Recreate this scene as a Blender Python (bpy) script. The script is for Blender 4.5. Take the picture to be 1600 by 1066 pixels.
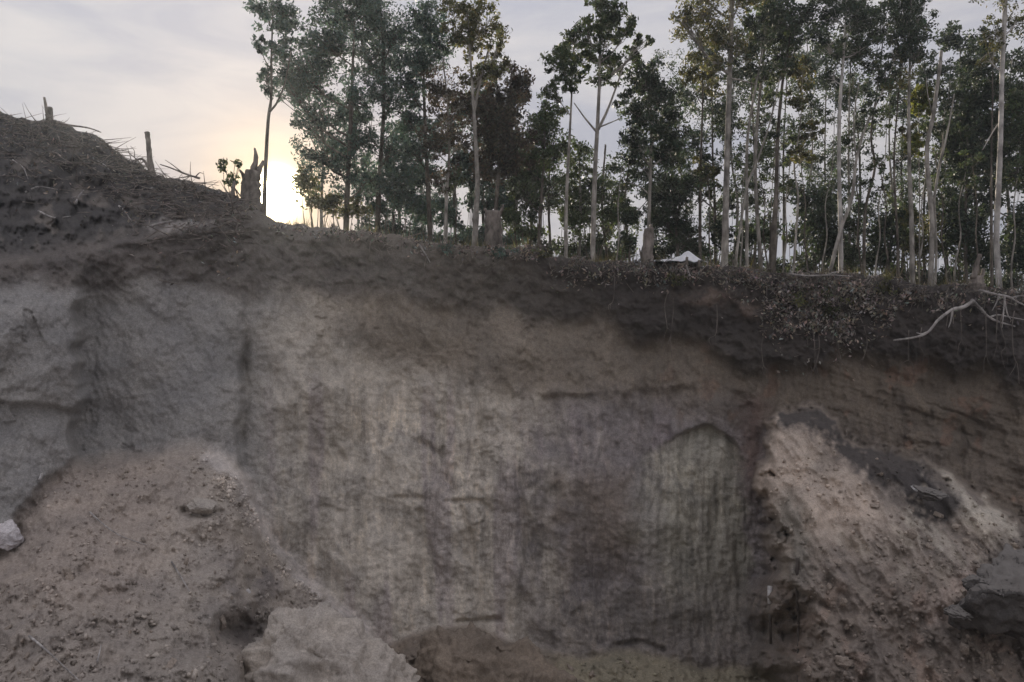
import bpy, bmesh, math, random
import numpy as np
from mathutils import Vector

# ------------------------------------------------------------------ camera, sky, sun, exposure
sc = bpy.context.scene
C = sc.collection
for o in list(bpy.data.objects):
    bpy.data.objects.remove(o)
FPX = 26.0 / 36.0 * 1600.0          # focal length in photograph pixels
PITCH = math.radians(5.0)
CAMZ = 3.6
cam_d = bpy.data.cameras.new('camera')
cam_d.lens = 26.0
cam_d.sensor_width = 36.0
cam_d.clip_start = 0.1
cam_d.clip_end = 2000.0
cam = bpy.data.objects.new('camera', cam_d)
C.objects.link(cam)
cam.location = (0, 0, CAMZ)
cam.rotation_euler = (math.pi / 2 + PITCH, 0, 0)
sc.camera = cam
CP, SP = math.cos(PITCH), math.sin(PITCH)


def at(px, py, Y):
    """World point that lies Y metres in front of the camera on the line of sight of a photograph position."""
    a = (px - 800.0) / FPX
    b = (533.0 - py) / FPX
    dy = CP - b * SP
    dz = SP + b * CP
    t = Y / dy
    return np.stack(np.broadcast_arrays(a * t, Y + 0.0 * t, CAMZ + dz * t), -1)


SUN_PX = (431.0, 303.0)
sd = at(np.float64(SUN_PX[0]), np.float64(SUN_PX[1]), np.float64(1.0)) - np.array([0, 0, CAMZ])
sd = sd / np.linalg.norm(sd)
SUN_EL = math.asin(sd[2])
SUN_AZ = math.atan2(sd[0], sd[1])

world = bpy.data.worlds.new('World')
sc.world = world
world.use_nodes = True
wt = world.node_tree
wt.nodes.clear()


def wn(t, **kw):
    n = wt.nodes.new(t)
    for k, v in kw.items():
        setattr(n, k, v)
    return n


def wmath(op, a, b=None):
    n = wn('ShaderNodeMath', operation=op)
    for i, v in enumerate((a, b)):
        if v is None:
            continue
        if isinstance(v, (int, float)):
            n.inputs[i].default_value = v
        else:
            wt.links.new(v, n.inputs[i])
    return n.outputs[0]


sky = wn('ShaderNodeTexSky', sky_type='NISHITA', sun_disc=False)
sky.sun_elevation = SUN_EL
sky.sun_rotation = SUN_AZ
sky.air_density = 1.2
sky.dust_density = 1.0
sky.ozone_density = 1.0
bg1 = wn('ShaderNodeBackground')
bg1.inputs['Strength'].default_value = 0.05
wt.links.new(sky.outputs[0], bg1.inputs['Color'])
tc = wn('ShaderNodeTexCoord')
# thin high cloud veil
mp = wn('ShaderNodeMapping')
mp.inputs['Scale'].default_value = (1.2, 1.2, 5.0)
mp.inputs['Rotation'].default_value = (0.05, 0.22, 0.0)
wt.links.new(tc.outputs['Generated'], mp.inputs['Vector'])
cn = wn('ShaderNodeTexNoise')
cn.inputs['Scale'].default_value = 3.4
cn.inputs['Detail'].default_value = 6.0
cn.inputs['Roughness'].default_value = 0.55
cn.inputs['Distortion'].default_value = 0.5
wt.links.new(mp.outputs[0], cn.inputs['Vector'])
cr = wn('ShaderNodeValToRGB')
cr.color_ramp.elements[0].position = 0.36
cr.color_ramp.elements[0].color = (0.325, 0.330, 0.385, 1)
cr.color_ramp.elements[1].position = 0.64
cr.color_ramp.elements[1].color = (0.460, 0.440, 0.452, 1)
wt.links.new(cn.outputs['Fac'], cr.inputs[0])
bg2 = wn('ShaderNodeBackground')
# an overcast veil is brighter overhead than low down
sep = wn('ShaderNodeSeparateXYZ')
wt.links.new(tc.outputs['Generated'], sep.inputs[0])
wt.links.new(wmath('ADD', wmath('MULTIPLY', wmath('MAXIMUM', sep.outputs[2], 0.0), 0.7), 0.57), bg2.inputs['Strength'])
wt.links.new(cr.outputs[0], bg2.inputs['Color'])
# the sun behind thin cloud: its aureole
dt = wn('ShaderNodeVectorMath', operation='DOT_PRODUCT')
nv = wn('ShaderNodeVectorMath', operation='NORMALIZE')
wt.links.new(tc.outputs['Generated'], nv.inputs[0])
wt.links.new(nv.outputs[0], dt.inputs[0])
dt.inputs[1].default_value = tuple(sd)
dpos = wmath('MAXIMUM', dt.outputs['Value'], 0.0)
adds = [bg1.outputs[0], bg2.outputs[0]]
for power, strength, colr in ((6000, 34.0, (1.0, 0.90, 0.55, 1)), (360, 0.45, (1.0, 0.56, 0.05, 1)),
                              (50, 0.10, (1.0, 0.58, 0.24, 1)), (9, 0.02, (1.0, 0.84, 0.70, 1))):
    b = wn('ShaderNodeBackground')
    b.inputs['Color'].default_value = colr
    wt.links.new(wmath('MULTIPLY', wmath('POWER', dpos, power), strength), b.inputs['Strength'])
    adds.append(b.outputs[0])
acc = adds[0]
for i, s in enumerate(adds[1:]):
    if i == 0:
        n = wn('ShaderNodeMixShader')
        n.inputs[0].default_value = 0.965
        wt.links.new(acc, n.inputs[1])
        wt.links.new(s, n.inputs[2])
    else:
        n = wn('ShaderNodeAddShader')
        wt.links.new(acc, n.inputs[0])
        wt.links.new(s, n.inputs[1])
    acc = n.outputs[0]
wo = wn('ShaderNodeOutputWorld')
wt.links.new(acc, wo.inputs['Surface'])

sun_d = bpy.data.lights.new('sun', 'SUN')
sun_d.energy = 4.4
sun_d.angle = math.radians(0.5)
sun_d.color = (1.0, 0.88, 0.70)
sun = bpy.data.objects.new('sun', sun_d)
C.objects.link(sun)
sun.rotation_euler = Vector(tuple(sd)).to_track_quat('Z', 'Y').to_euler()

sc.view_settings.view_transform = 'Standard'
sc.view_settings.look = 'None'
sc.view_settings.exposure = 0.66
sc.view_settings.gamma = 1.0
sc.view_settings.use_curve_mapping = False
sc.render.engine = 'CYCLES'
sc.cycles.use_denoising = True
sc.cycles.max_bounces = 8
sc.cycles.volume_bounces = 1
sc.cycles.transparent_max_bounces = 8

# ------------------------------------------------------------------ helpers
rng = np.random.default_rng(7)
random.seed(7)


def sm(a, b, x):
    t = np.clip((x - a) / (b - a), 0, 1)
    return t * t * (3 - 2 * t)


def _hash(ix, iy, seed):
    h = (ix.astype(np.int64) * 374761393 + iy.astype(np.int64) * 668265263 + seed * 974634777) & 0xFFFFFFFF
    h = ((h ^ (h >> 13)) * 1274126177) & 0xFFFFFFFF
    h = ((h ^ (h >> 16)) * 2246822519) & 0xFFFFFFFF
    return (h ^ (h >> 15)) & 0xFFFFFFFF


def perlin(x, y, seed=0):
    x = np.asarray(x, float)
    y = np.asarray(y, float)
    ix, iy = np.floor(x), np.floor(y)
    fx, fy = x - ix, y - iy
    ux, uy = fx * fx * fx * (fx * (fx * 6 - 15) + 10), fy * fy * fy * (fy * (fy * 6 - 15) + 10)

    def g(dx, dy):
        a = _hash(ix + dx, iy + dy, seed) * (2 * math.pi / 4294967296.0)
        return np.cos(a) * (fx - dx) + np.sin(a) * (fy - dy)
    a = g(0, 0) * (1 - ux) + g(1, 0) * ux
    b = g(0, 1) * (1 - ux) + g(1, 1) * ux
    return (a * (1 - uy) + b * uy) * 1.5


def fbm(x, y, octs=4, seed=0, gain=0.5):
    s, a, f = 0.0, 1.0, 1.0
    for i in range(octs):
        s = s + a * perlin(x * f + 17.3 * i, y * f - 9.1 * i, seed + i)
        a *= gain
        f *= 2.03
    return s


def cell(x, y, seed=0):
    """distance to the nearest of one jittered point per unit cell"""
    ix, iy = np.floor(x), np.floor(y)
    best = np.full(np.shape(x), 9.0)
    for dx in (-1, 0, 1):
        for dy in (-1, 0, 1):
            h = _hash(ix + dx, iy + dy, seed)
            jx = (h & 0xFFFF) / 65536.0
            jy = ((h >> 16) & 0xFFFF) / 65536.0
            d = (ix + dx + jx - x) ** 2 + (iy + dy + jy - y) ** 2
            best = np.minimum(best, d)
    return np.sqrt(best)


def flake(x, y, seed=0):
    """one random level per jittered cell"""
    ix, iy = np.floor(x), np.floor(y)
    best = np.full(np.shape(x), 9.0)
    val = np.zeros(np.shape(x))
    for dx in (-1, 0, 1):
        for dy in (-1, 0, 1):
            h = _hash(ix + dx, iy + dy, seed)
            d = (ix + dx + (h & 0xFFFF) / 65536.0 - x) ** 2 + (iy + dy + ((h >> 16) & 0xFFFF) / 65536.0 - y) ** 2
            m_ = d < best
            val = np.where(m_, ((h >> 5) & 0xFFF) / 4096.0, val)
            best = np.where(m_, d, best)
    return val


def pdist(px, py, pts):
    best = np.full(np.shape(px), 1e9)
    for (ax, ay), (bx, by) in zip(pts[:-1], pts[1:]):
        vx, vy = bx - ax, by - ay
        t = np.clip(((px - ax) * vx + (py - ay) * vy) / (vx * vx + vy * vy), 0, 1)
        best = np.minimum(best, (px - ax - t * vx) ** 2 + (py - ay - t * vy) ** 2)
    return np.sqrt(best)


def line(x, pts):
    p = np.array(pts, float)
    return np.interp(x, p[:, 0], p[:, 1])


def mesh_np(name, verts, quads=None, tris=None):
    me = bpy.data.meshes.new(name)
    verts = np.asarray(verts, np.float32)
    nq = 0 if quads is None else len(quads)
    nt = 0 if tris is None else len(tris)
    me.vertices.add(len(verts))
    me.vertices.foreach_set('co', verts.ravel())
    me.loops.add(nq * 4 + nt * 3)
    idx = []
    if nq:
        idx.append(np.asarray(quads, np.int32).ravel())
    if nt:
        idx.append(np.asarray(tris, np.int32).ravel())
    me.loops.foreach_set('vertex_index', np.concatenate(idx))
    me.polygons.add(nq + nt)
    ls = np.concatenate([np.arange(nq) * 4, nq * 4 + np.arange(nt) * 3]).astype(np.int32)
    me.polygons.foreach_set('loop_start', ls)
    me.update(calc_edges=True)
    me.validate()
    return me


def colour_attr(me, name, cols, alpha=None):
    a = me.color_attributes.new(name, 'FLOAT_COLOR', 'POINT')
    c = np.ones((len(me.vertices), 4), np.float32)
    c[:, :3] = cols
    if alpha is not None:
        c[:, 3] = alpha
    a.data.foreach_set('color', c.ravel())


def link(name, me, mat, parent=None, smooth=True):
    o = bpy.data.objects.new(name, me)
    C.objects.link(o)
    if mat and not me.materials:
        me.materials.append(mat)
    if smooth:
        me.polygons.foreach_set('use_smooth', np.ones(len(me.polygons), bool))
    if parent is not None:
        o.parent = parent
        o.location = -Vector(parent_world(parent))
    return o


def parent_world(p):
    v = Vector((0, 0, 0))
    while p is not None:
        v += Vector(p.location)
        p = p.parent
    return v


def tag(o, label=None, cat=None, group=None, kind=None):
    if label:
        o['label'] = label
    if cat:
        o['category'] = cat
    if group:
        o['group'] = group
    if kind:
        o['kind'] = kind
    return o


def thing(name, label, cat, loc, group=None):
    o = bpy.data.objects.new(name, None)
    C.objects.link(o)
    o.empty_display_size = 0.2
    o.location = tuple(float(v) for v in loc)
    return tag(o, label, cat, group)


def catmull(P, n):
    P = np.asarray(P, float)
    if len(P) < 3:
        t = np.linspace(0, 1, n)[:, None]
        return P[0] * (1 - t) + P[-1] * t
    Q = np.vstack([2 * P[0] - P[1], P, 2 * P[-1] - P[-2]])
    out = []
    segs = len(P) - 1
    for k in np.linspace(0, segs - 1e-6, n):
        i = int(k)
        t = k - i
        p0, p1, p2, p3 = Q[i], Q[i + 1], Q[i + 2], Q[i + 3]
        out.append(0.5 * ((2 * p1) + (p2 - p0) * t + (2 * p0 - 5 * p1 + 4 * p2 - p3) * t * t + (3 * p1 - p0 - 3 * p2 + p3) * t ** 3))
    return np.array(out)


class MB:
    """collects tubes, lumps and sheets for one mesh"""

    def __init__(self):
        self.v, self.q, self.t, self.n = [], [], [], 0

    def add(self, v, q=None, t=None):
        v = np.asarray(v, float)
        self.v.append(v)
        if q is not None and len(q):
            self.q.append(np.asarray(q) + self.n)
        if t is not None and len(t):
            self.t.append(np.asarray(t) + self.n)
        self.n += len(v)

    def tube(self, P, R, sides=7, wob=0.0, cap=True):
        P = np.asarray(P, float)
        n = len(P)
        R = np.broadcast_to(np.asarray(R, float), (n,))
        T = np.gradient(P, axis=0)
        T /= np.linalg.norm(T, axis=1)[:, None] + 1e-9
        up = np.array([0, 1, 0]) if abs(T[0][1]) < 0.8 else np.array([1, 0, 0])
        a = np.cross(T[0], up)
        a /= np.linalg.norm(a)
        V = []
        ang = np.arange(sides) * 2 * math.pi / sides
        for i in range(n):
            a = a - T[i] * np.dot(a, T[i])
            a /= np.linalg.norm(a) + 1e-9
            b = np.cross(T[i], a)
            r = R[i] * (1 + wob * rng.standard_normal(sides)) if wob else np.full(sides, R[i])
            V.append(P[i] + (np.cos(ang) * r)[:, None] * a + (np.sin(ang) * r)[:, None] * b)
        V = np.concatenate(V)
        i = np.arange(n - 1)[:, None] * sides
        j = np.arange(sides)[None, :]
        k = (j + 1) % sides
        Q = np.stack([i + j, i + k, i + sides + k, i + sides + j], -1).reshape(-1, 4)
        tr = []
        if cap:
            V = np.vstack([V, P[0][None], P[-1][None]])
            c0, c1 = len(V) - 2, len(V) - 1
            base = (n - 1) * sides
            for s in range(sides):
                tr.append((c0, (s + 1) % sides, s))
                tr.append((c1, base + s, base + (s + 1) % sides))
        self.add(V, Q, tr)

    def mesh(self, name):
        return mesh_np(name, np.concatenate(self.v), np.concatenate(self.q) if self.q else None,
                       np.concatenate(self.t) if self.t else None)


# ------------------------------------------------------------------ materials
def mat(name):
    m = bpy.data.materials.new(name)
    m.use_nodes = True
    nt = m.node_tree
    nt.nodes.clear()
    out = nt.nodes.new('ShaderNodeOutputMaterial')
    p = nt.nodes.new('ShaderNodeBsdfPrincipled')
    nt.links.new(p.outputs[0], out.inputs['Surface'])
    p.inputs['Roughness'].default_value = 0.9
    p.inputs['Specular IOR Level'].default_value = 0.2
    return m, nt, p, out


def noise(nt, vec, scale, detail=5, rough=0.55, stretch=None):
    if stretch is not None:
        mp = nt.nodes.new('ShaderNodeMapping')
        mp.inputs['Scale'].default_value = stretch
        nt.links.new(vec, mp.inputs['Vector'])
        vec = mp.outputs[0]
    n = nt.nodes.new('ShaderNodeTexNoise')
    n.inputs['Scale'].default_value = scale
    n.inputs['Detail'].default_value = detail
    n.inputs['Roughness'].default_value = rough
    nt.links.new(vec, n.inputs['Vector'])
    return n.outputs['Fac']


def ramp(nt, fac, stops):
    r = nt.nodes.new('ShaderNodeValToRGB')
    e = r.color_ramp.elements
    while len(e) < len(stops):
        e.new(0.5)
    for el, (p, c) in zip(e, stops):
        el.position = p
        el.color = (*c, 1) if not isinstance(c, (int, float)) else (c, c, c, 1)
    nt.links.new(fac, r.inputs[0])
    return r.outputs[0]


def mixc(nt, mode, a, b, fac=1.0):
    n = nt.nodes.new('ShaderNodeMix')
    n.data_type = 'RGBA'
    n.blend_type = mode
    n.inputs[0].default_value = fac
    for s, v in ((n.inputs[6], a), (n.inputs[7], b)):
        if isinstance(v, tuple):
            s.default_value = (*v, 1)
        else:
            nt.links.new(v, s)
    return n.outputs[2]


def objco(nt):
    g = nt.nodes.new('ShaderNodeNewGeometry')
    return g.outputs['Position']


def bump(nt, p, heights, strength=0.6, dist=0.03):
    h = None
    for fac, w in heights:
        m = nt.nodes.new('ShaderNodeMath')
        m.operation = 'MULTIPLY'
        nt.links.new(fac, m.inputs[0])
        m.inputs[1].default_value = w
        if h is None:
            h = m.outputs[0]
        else:
            a = nt.nodes.new('ShaderNodeMath')
            a.operation = 'ADD'
            nt.links.new(h, a.inputs[0])
            nt.links.new(m.outputs[0], a.inputs[1])
            h = a.outputs[0]
    b = nt.nodes.new('ShaderNodeBump')
    b.inputs['Strength'].default_value = strength
    b.inputs['Distance'].default_value = dist
    nt.links.new(h, b.inputs['Height'])
    nt.links.new(b.outputs[0], p.inputs['Normal'])


def soil_material(name, attr=None, colour=None, dust=None):
    m, nt, p, out = mat(name)
    pos = objco(nt)
    if attr:
        a = nt.nodes.new('ShaderNodeAttribute')
        a.attribute_name = attr
        base = a.outputs['Color']
    else:
        r = nt.nodes.new('ShaderNodeRGB')
        r.outputs[0].default_value = (*colour, 1)
        base = r.outputs[0]
    n1 = noise(nt, pos, 1.3, 7, 0.62)
    n2 = noise(nt, pos, 11.0, 6, 0.65)
    n3 = noise(nt, pos, 55.0, 4, 0.6)
    n4 = noise(nt, pos, 1.0, 6, 0.65, stretch=(6.0, 6.0, 0.45))
    n5 = noise(nt, pos, 1.0, 5, 0.7, stretch=(15.0, 15.0, 0.5))
    n7 = noise(nt, pos, 0.8, 3, 0.5)
    n6 = noise(nt, pos, 26.0, 4, 0.7)
    c = mixc(nt, 'MULTIPLY', base, ramp(nt, n1, [(0.3, (0.82, 0.82, 0.84)), (0.7, (1.18, 1.15, 1.12))]))
    c = mixc(nt, 'MULTIPLY', c, ramp(nt, n2, [(0.28, 0.86), (0.5, 1.0), (0.75, 1.15)]))
    c = mixc(nt, 'MULTIPLY', c, ramp(nt, n3, [(0.3, 0.78), (0.7, 1.2)]))
    c = mixc(nt, 'MULTIPLY', c, ramp(nt, n6, [(0.3, 0.82), (0.7, 1.18)]))
    if attr:
        k4 = mixc(nt, 'MULTIPLY', ramp(nt, n4, [(0.32, (0.60, 0.59, 0.61)), (0.5, (1.0, 1.0, 1.0)), (0.66, (1.34, 1.30, 1.24))]),
                  ramp(nt, n5, [(0.36, 0.86), (0.52, 1.0), (0.68, 1.16)]))
        mk = nt.nodes.new('ShaderNodeMix')
        mk.data_type = 'RGBA'
        mk.inputs[6].default_value = (1, 1, 1, 1)
        mm = nt.nodes.new('ShaderNodeMath')
        mm.operation = 'MULTIPLY'
        nt.links.new(a.outputs['Alpha'], mm.inputs[0])
        nt.links.new(ramp(nt, n7, [(0.36, 0.12), (0.62, 1.0)]), mm.inputs[1])
        nt.links.new(mm.outputs[0], mk.inputs[0])
        nt.links.new(k4, mk.inputs[7])
        c = mixc(nt, 'MULTIPLY', c, mk.outputs[2])
    if dust:
        g = nt.nodes.new('ShaderNodeNewGeometry')
        sx = nt.nodes.new('ShaderNodeSeparateXYZ')
        nt.links.new(g.outputs['Normal'], sx.inputs[0])
        ad = nt.nodes.new('ShaderNodeMath')
        ad.operation = 'ADD'
        nt.links.new(sx.outputs[2], ad.inputs[0])
        nt.links.new(n6, ad.inputs[1])
        fc = ramp(nt, ad.outputs[0], [(0.85, 0.0), (1.45, 1.0)])
        mx = nt.nodes.new('ShaderNodeMix')
        mx.data_type = 'RGBA'
        nt.links.new(fc, mx.inputs[0])
        nt.links.new(c, mx.inputs[6])
        mx.inputs[7].default_value = (*dust, 1)
        c = mx.outputs[2]
    nt.links.new(c, p.inputs['Base Color'])
    p.inputs['Roughness'].default_value = 0.95
    p.inputs['Specular IOR Level'].default_value = 0.12
    bump(nt, p, [(n2, 0.6), (n6, 0.5), (n3, 0.35)], 0.6, 0.035)
    return m


M_SOIL = soil_material('soil', attr='soil')
M_CLOD = soil_material('clod_earth', colour=(0.34, 0.29, 0.245))
M_DARKROCK = soil_material('dark_rock', colour=(0.115, 0.108, 0.104), dust=(0.20, 0.185, 0.172))
M_GREYROCK = soil_material('grey_earth', colour=(0.44, 0.40, 0.355))
M_HUMMOCK = soil_material('brown_earth', colour=(0.215, 0.178, 0.142))
M_PALEROCK = soil_material('pale_rock', colour=(0.62, 0.59, 0.60))


def bark_material(name, a, b, scale=9.0):
    m, nt, p, out = mat(name)
    pos = objco(nt)
    n1 = noise(nt, pos, scale, 6, 0.6, stretch=(1.0, 1.0, 0.35))
    n2 = noise(nt, pos, 2.2, 4, 0.6)
    c = ramp(nt, n1, [(0.34, a), (0.62, b)])
    c = mixc(nt, 'MULTIPLY', c, ramp(nt, n2, [(0.32, 0.5), (0.66, 1.2)]))
    nt.links.new(c, p.inputs['Base Color'])
    bump(nt, p, [(n1, 1.0)], 0.5, 0.02)
    return m


M_BARK = bark_material('pale_bark', (0.17, 0.155, 0.135), (0.42, 0.39, 0.35))
M_BARKW = bark_material('white_bark', (0.30, 0.28, 0.26), (0.58, 0.55, 0.52))
M_BARKD = bark_material('brown_bark', (0.07, 0.058, 0.047), (0.19, 0.165, 0.14))
M_DEAD = bark_material('dead_wood', (0.10, 0.085, 0.075), (0.30, 0.26, 0.23))
M_ROOT = bark_material('root_wood', (0.22, 0.20, 0.19), (0.48, 0.45, 0.43))
M_FINEROOT = bark_material('fine_root', (0.09, 0.075, 0.065), (0.22, 0.19, 0.17))


def leaf_material(name, col, trans, dry=False):
    m, nt, p, out = mat(name)
    a = nt.nodes.new('ShaderNodeAttribute')
    a.attribute_name = 'tint'
    c = mixc(nt, 'MULTIPLY', col, a.outputs['Color'])
    nt.links.new(c, p.inputs['Base Color'])
    p.inputs['Roughness'].default_value = 0.55 if not dry else 0.9
    p.inputs['Specular IOR Level'].default_value = 0.35 if not dry else 0.1
    tr = nt.nodes.new('ShaderNodeBsdfTranslucent')
    ct = mixc(nt, 'MULTIPLY', trans, a.outputs['Color'])
    nt.links.new(ct, tr.inputs['Color'])
    mx = nt.nodes.new('ShaderNodeMixShader')
    mx.inputs[0].default_value = 0.35
    nt.links.new(p.outputs[0], mx.inputs[1])
    nt.links.new(tr.outputs[0], mx.inputs[2])
    nt.links.new(mx.outputs[0], out.inputs['Surface'])
    return m


M_LEAF = {
    'g': leaf_material('leaf_green', (0.068, 0.090, 0.050), (0.11, 0.14, 0.045)),
    'd': leaf_material('leaf_dark', (0.050, 0.068, 0.048), (0.07, 0.095, 0.04)),
    'b': leaf_material('leaf_flare_tint', (0.075, 0.112, 0.098), (0.10, 0.15, 0.10)),  # pale teal of the lens flare put into the leaf colour
    'o': leaf_material('leaf_olive', (0.105, 0.108, 0.052), (0.17, 0.16, 0.045)),
    'y': leaf_material('leaf_yellow_green', (0.12, 0.14, 0.035), (0.26, 0.27, 0.04)),
    'r': leaf_material('leaf_russet', (0.092, 0.078, 0.062), (0.13, 0.095, 0.05)),
}
M_LITTER = leaf_material('dry_leaf', (0.30, 0.265, 0.235), (0.12, 0.10, 0.07), dry=True)

# ------------------------------------------------------------------ the excavated earth face, plateau and pit floor: one sheet
EDGE = [(-700, 60), (-300, 110), (0, 172), (60, 188), (100, 193), (150, 212), (200, 247), (240, 270), (290, 282), (340, 296), (370, 306),
        (400, 325), (440, 346), (500, 352), (560, 358), (620, 364), (660, 378), (750, 386), (830, 386), (860, 396), (900, 404), (1000, 409),
        (1100, 413), (1160, 418), (1200, 425), (1300, 428), (1390, 430), (1410, 438), (1450, 446), (1600, 452), (1900, 455), (2400, 470)]
HILLBASE = [(-700, 470), (0, 420), (200, 385), (330, 348), (400, 335), (440, 340), (2400, 300)]
TALUS = [(-700, 1250), (-100, 900), (0, 835), (70, 748), (130, 716), (200, 700), (330, 688), (365, 716), (400, 782), (430, 846), (480, 898),
         (540, 946), (580, 985), (640, 1060), (760, 1300), (2400, 1600)]
RIDGE = [(1140, 1500), (1170, 760), (1196, 662), (1215, 641), (1280, 642), (1330, 688), (1400, 708), (1480, 738), (1540, 775), (1600, 826),
         (1700, 900), (1900, 980), (2400, 1050)]
FLOOR = [(-700, 1500), (560, 1060), (600, 1010), (640, 988), (700, 974), (760, 976), (800, 1000), (900, 1022), (1000, 1012), (1100, 1034),
         (1200, 1050), (1260, 1090), (2400, 1200)]
BAND = [(-700, 480), (200, 440), (300, 450), (500, 462), (700, 478), (880, 492), (1000, 508), (1100, 540), (1200, 565), (1300, 556), (1400, 562), (1600, 606), (2400, 620)]
UNDER = [(760, 604), (830, 618), (900, 612), (1000, 608), (1100, 604), (1180, 612), (1220, 640)]
ALC_L = [(660, 1040), (690, 1020), (730, 1000), (800, 986), (900, 992), (980, 1020), (1040, 1060)]
ALC_R = [(660, 1140), (690, 1152), (760, 1160), (900, 1168), (1000, 1170)]


def edge_y(px):
    px = np.asarray(px, float)
    return line(px, EDGE) + 5.0 * fbm(px * 0.02, px * 0 + 0.5, 4, 91) + 2.0 * fbm(px * 0.12, px * 0 + 3.5, 2, 95)


def masks(px, py):
    u, v = px * 0.0125, py * 0.0125
    wx = px + 9 * fbm(u * 0.9, v * 0.9, 4, 11)
    wy = py + 9 * fbm(u * 0.9, v * 0.9, 4, 21)
    k = {}
    ru_ = 10 * fbm(u * 3.2, v * 3.2, 4, 29)
    k['spur'] = sm(-12, 14, wy + ru_ - line(wx, RIDGE)) * sm(1182, 1206 + 120 * sm(760, 1040, py), wx + ru_ + 22 * fbm(u * 0.7 + 3, v * 1.1, 3, 39) + 26 * sm(760, 1040, py))
    td = wy - line(wx, TALUS)
    k['talus'] = sm(-8, 26, td)
    k['talus_d'] = np.maximum(0, td)
    fd = wy - line(wx, FLOOR)
    k['floor'] = sm(-6, 14, fd) * (1 - k['spur']) * (1 - k['talus'])
    k['floor_d'] = np.maximum(0, fd)
    k['hill'] = np.maximum(0, line(px, HILLBASE) - wy)
    k['top'] = 1 - sm(-18, 22, wy + 26 * fbm(u * 0.8, v * 0.4, 3, 23) - line(wx, BAND))
    inpx = sm(760, 880, px + 50 * fbm(v * 1.5, v * 0 + 1.5, 3, 27)) * (1 - sm(1150, 1240, px))
    ud = wy - line(wx, UNDER)
    k['under'] = sm(-3, 10, ud) * inpx
    k['under_d'] = np.maximum(0, ud)
    wa = wx + 14 * fbm(u * 1.3, v * 1.3, 4, 25)
    al = sm(-30, 60, wa - np.interp(py, *np.array(ALC_L).T)) * (1 - sm(-8, 10, wa - np.interp(py, *np.array(ALC_R).T)))
    lip = line(wx, [(990, 715), (1040, 688), (1054, 675), (1078, 670), (1112, 671), (1140, 681), (1155, 692), (1180, 740)])
    k['alc'] = al * sm(-3, 8, wy - lip) * (1 - sm(940, 1030, wy))
    k['alc_d'] = np.maximum(0, wy - lip)
    k['wx'], k['wy'] = wx, wy
    return k


_sr = np.random.default_rng(77)
SWIPES = [(_sr.uniform(420, 1180), _sr.uniform(600, 940), _sr.uniform(0.8, 2.4), _sr.normal(0.05, 0.16), int(_sr.integers(3, 7))) for _ in range(30)]
SWIPES += [(_sr.uniform(1040, 1150), _sr.uniform(740, 900), _sr.uniform(1.2, 2.4), _sr.normal(0.0, 0.08), int(_sr.integers(3, 6))) for _ in range(8)]
CARVE = [([(1252, 928), (1275, 936), (1300, 950), (1318, 975), (1330, 1002)], 6, 0.16),
         ([(1360, 1010), (1364, 1066)], 3, 0.05),
         ([(735, 602), (748, 640), (752, 672)], 5, 0.10), ([(652, 690), (680, 706), (700, 712)], 5, 0.10),
         ([(688, 700), (700, 740), (712, 765)], 5, 0.10), ([(620, 776), (660, 778)], 4, 0.08), ([(700, 780), (745, 783), (765, 800)], 4, 0.10),
         ([(655, 800), (670, 850), (690, 895)], 6, 0.11), ([(720, 790), (735, 840), (745, 880)], 4, 0.08), ([(520, 700), (540, 718)], 6, 0.10),
         ([(500, 790), (530, 800)], 6, 0.10), ([(715, 970), (780, 968)], 4, 0.16), ([(810, 735), (818, 800), (825, 850)], 9, 0.10),
         ([(290, 800), (320, 806), (345, 800)], 6, 0.22), ([(385, 520), (388, 600), (380, 690)], 7, 0.10),
         ([(1245, 880), (1246, 980), (1248, 1080)], 4, 0.05), ([(1195, 760), (1194, 860), (1198, 980)], 9, 0.22),
         ([(1222, 760), (1255, 790), (1262, 830)], 6, 0.10), ([(1400, 700), (1440, 690), (1480, 695)], 3, 0.05),
         ([(1450, 630), (1500, 646), (1540, 668)], 3, 0.06), ([(1420, 640), (1480, 662), (1530, 690)], 3, 0.06),
         ([(1505, 670), (1512, 700), (1500, 720)], 4, 0.10), ([(965, 1010), (1010, 1000), (1035, 1012)], 4, 0.12)]


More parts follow.
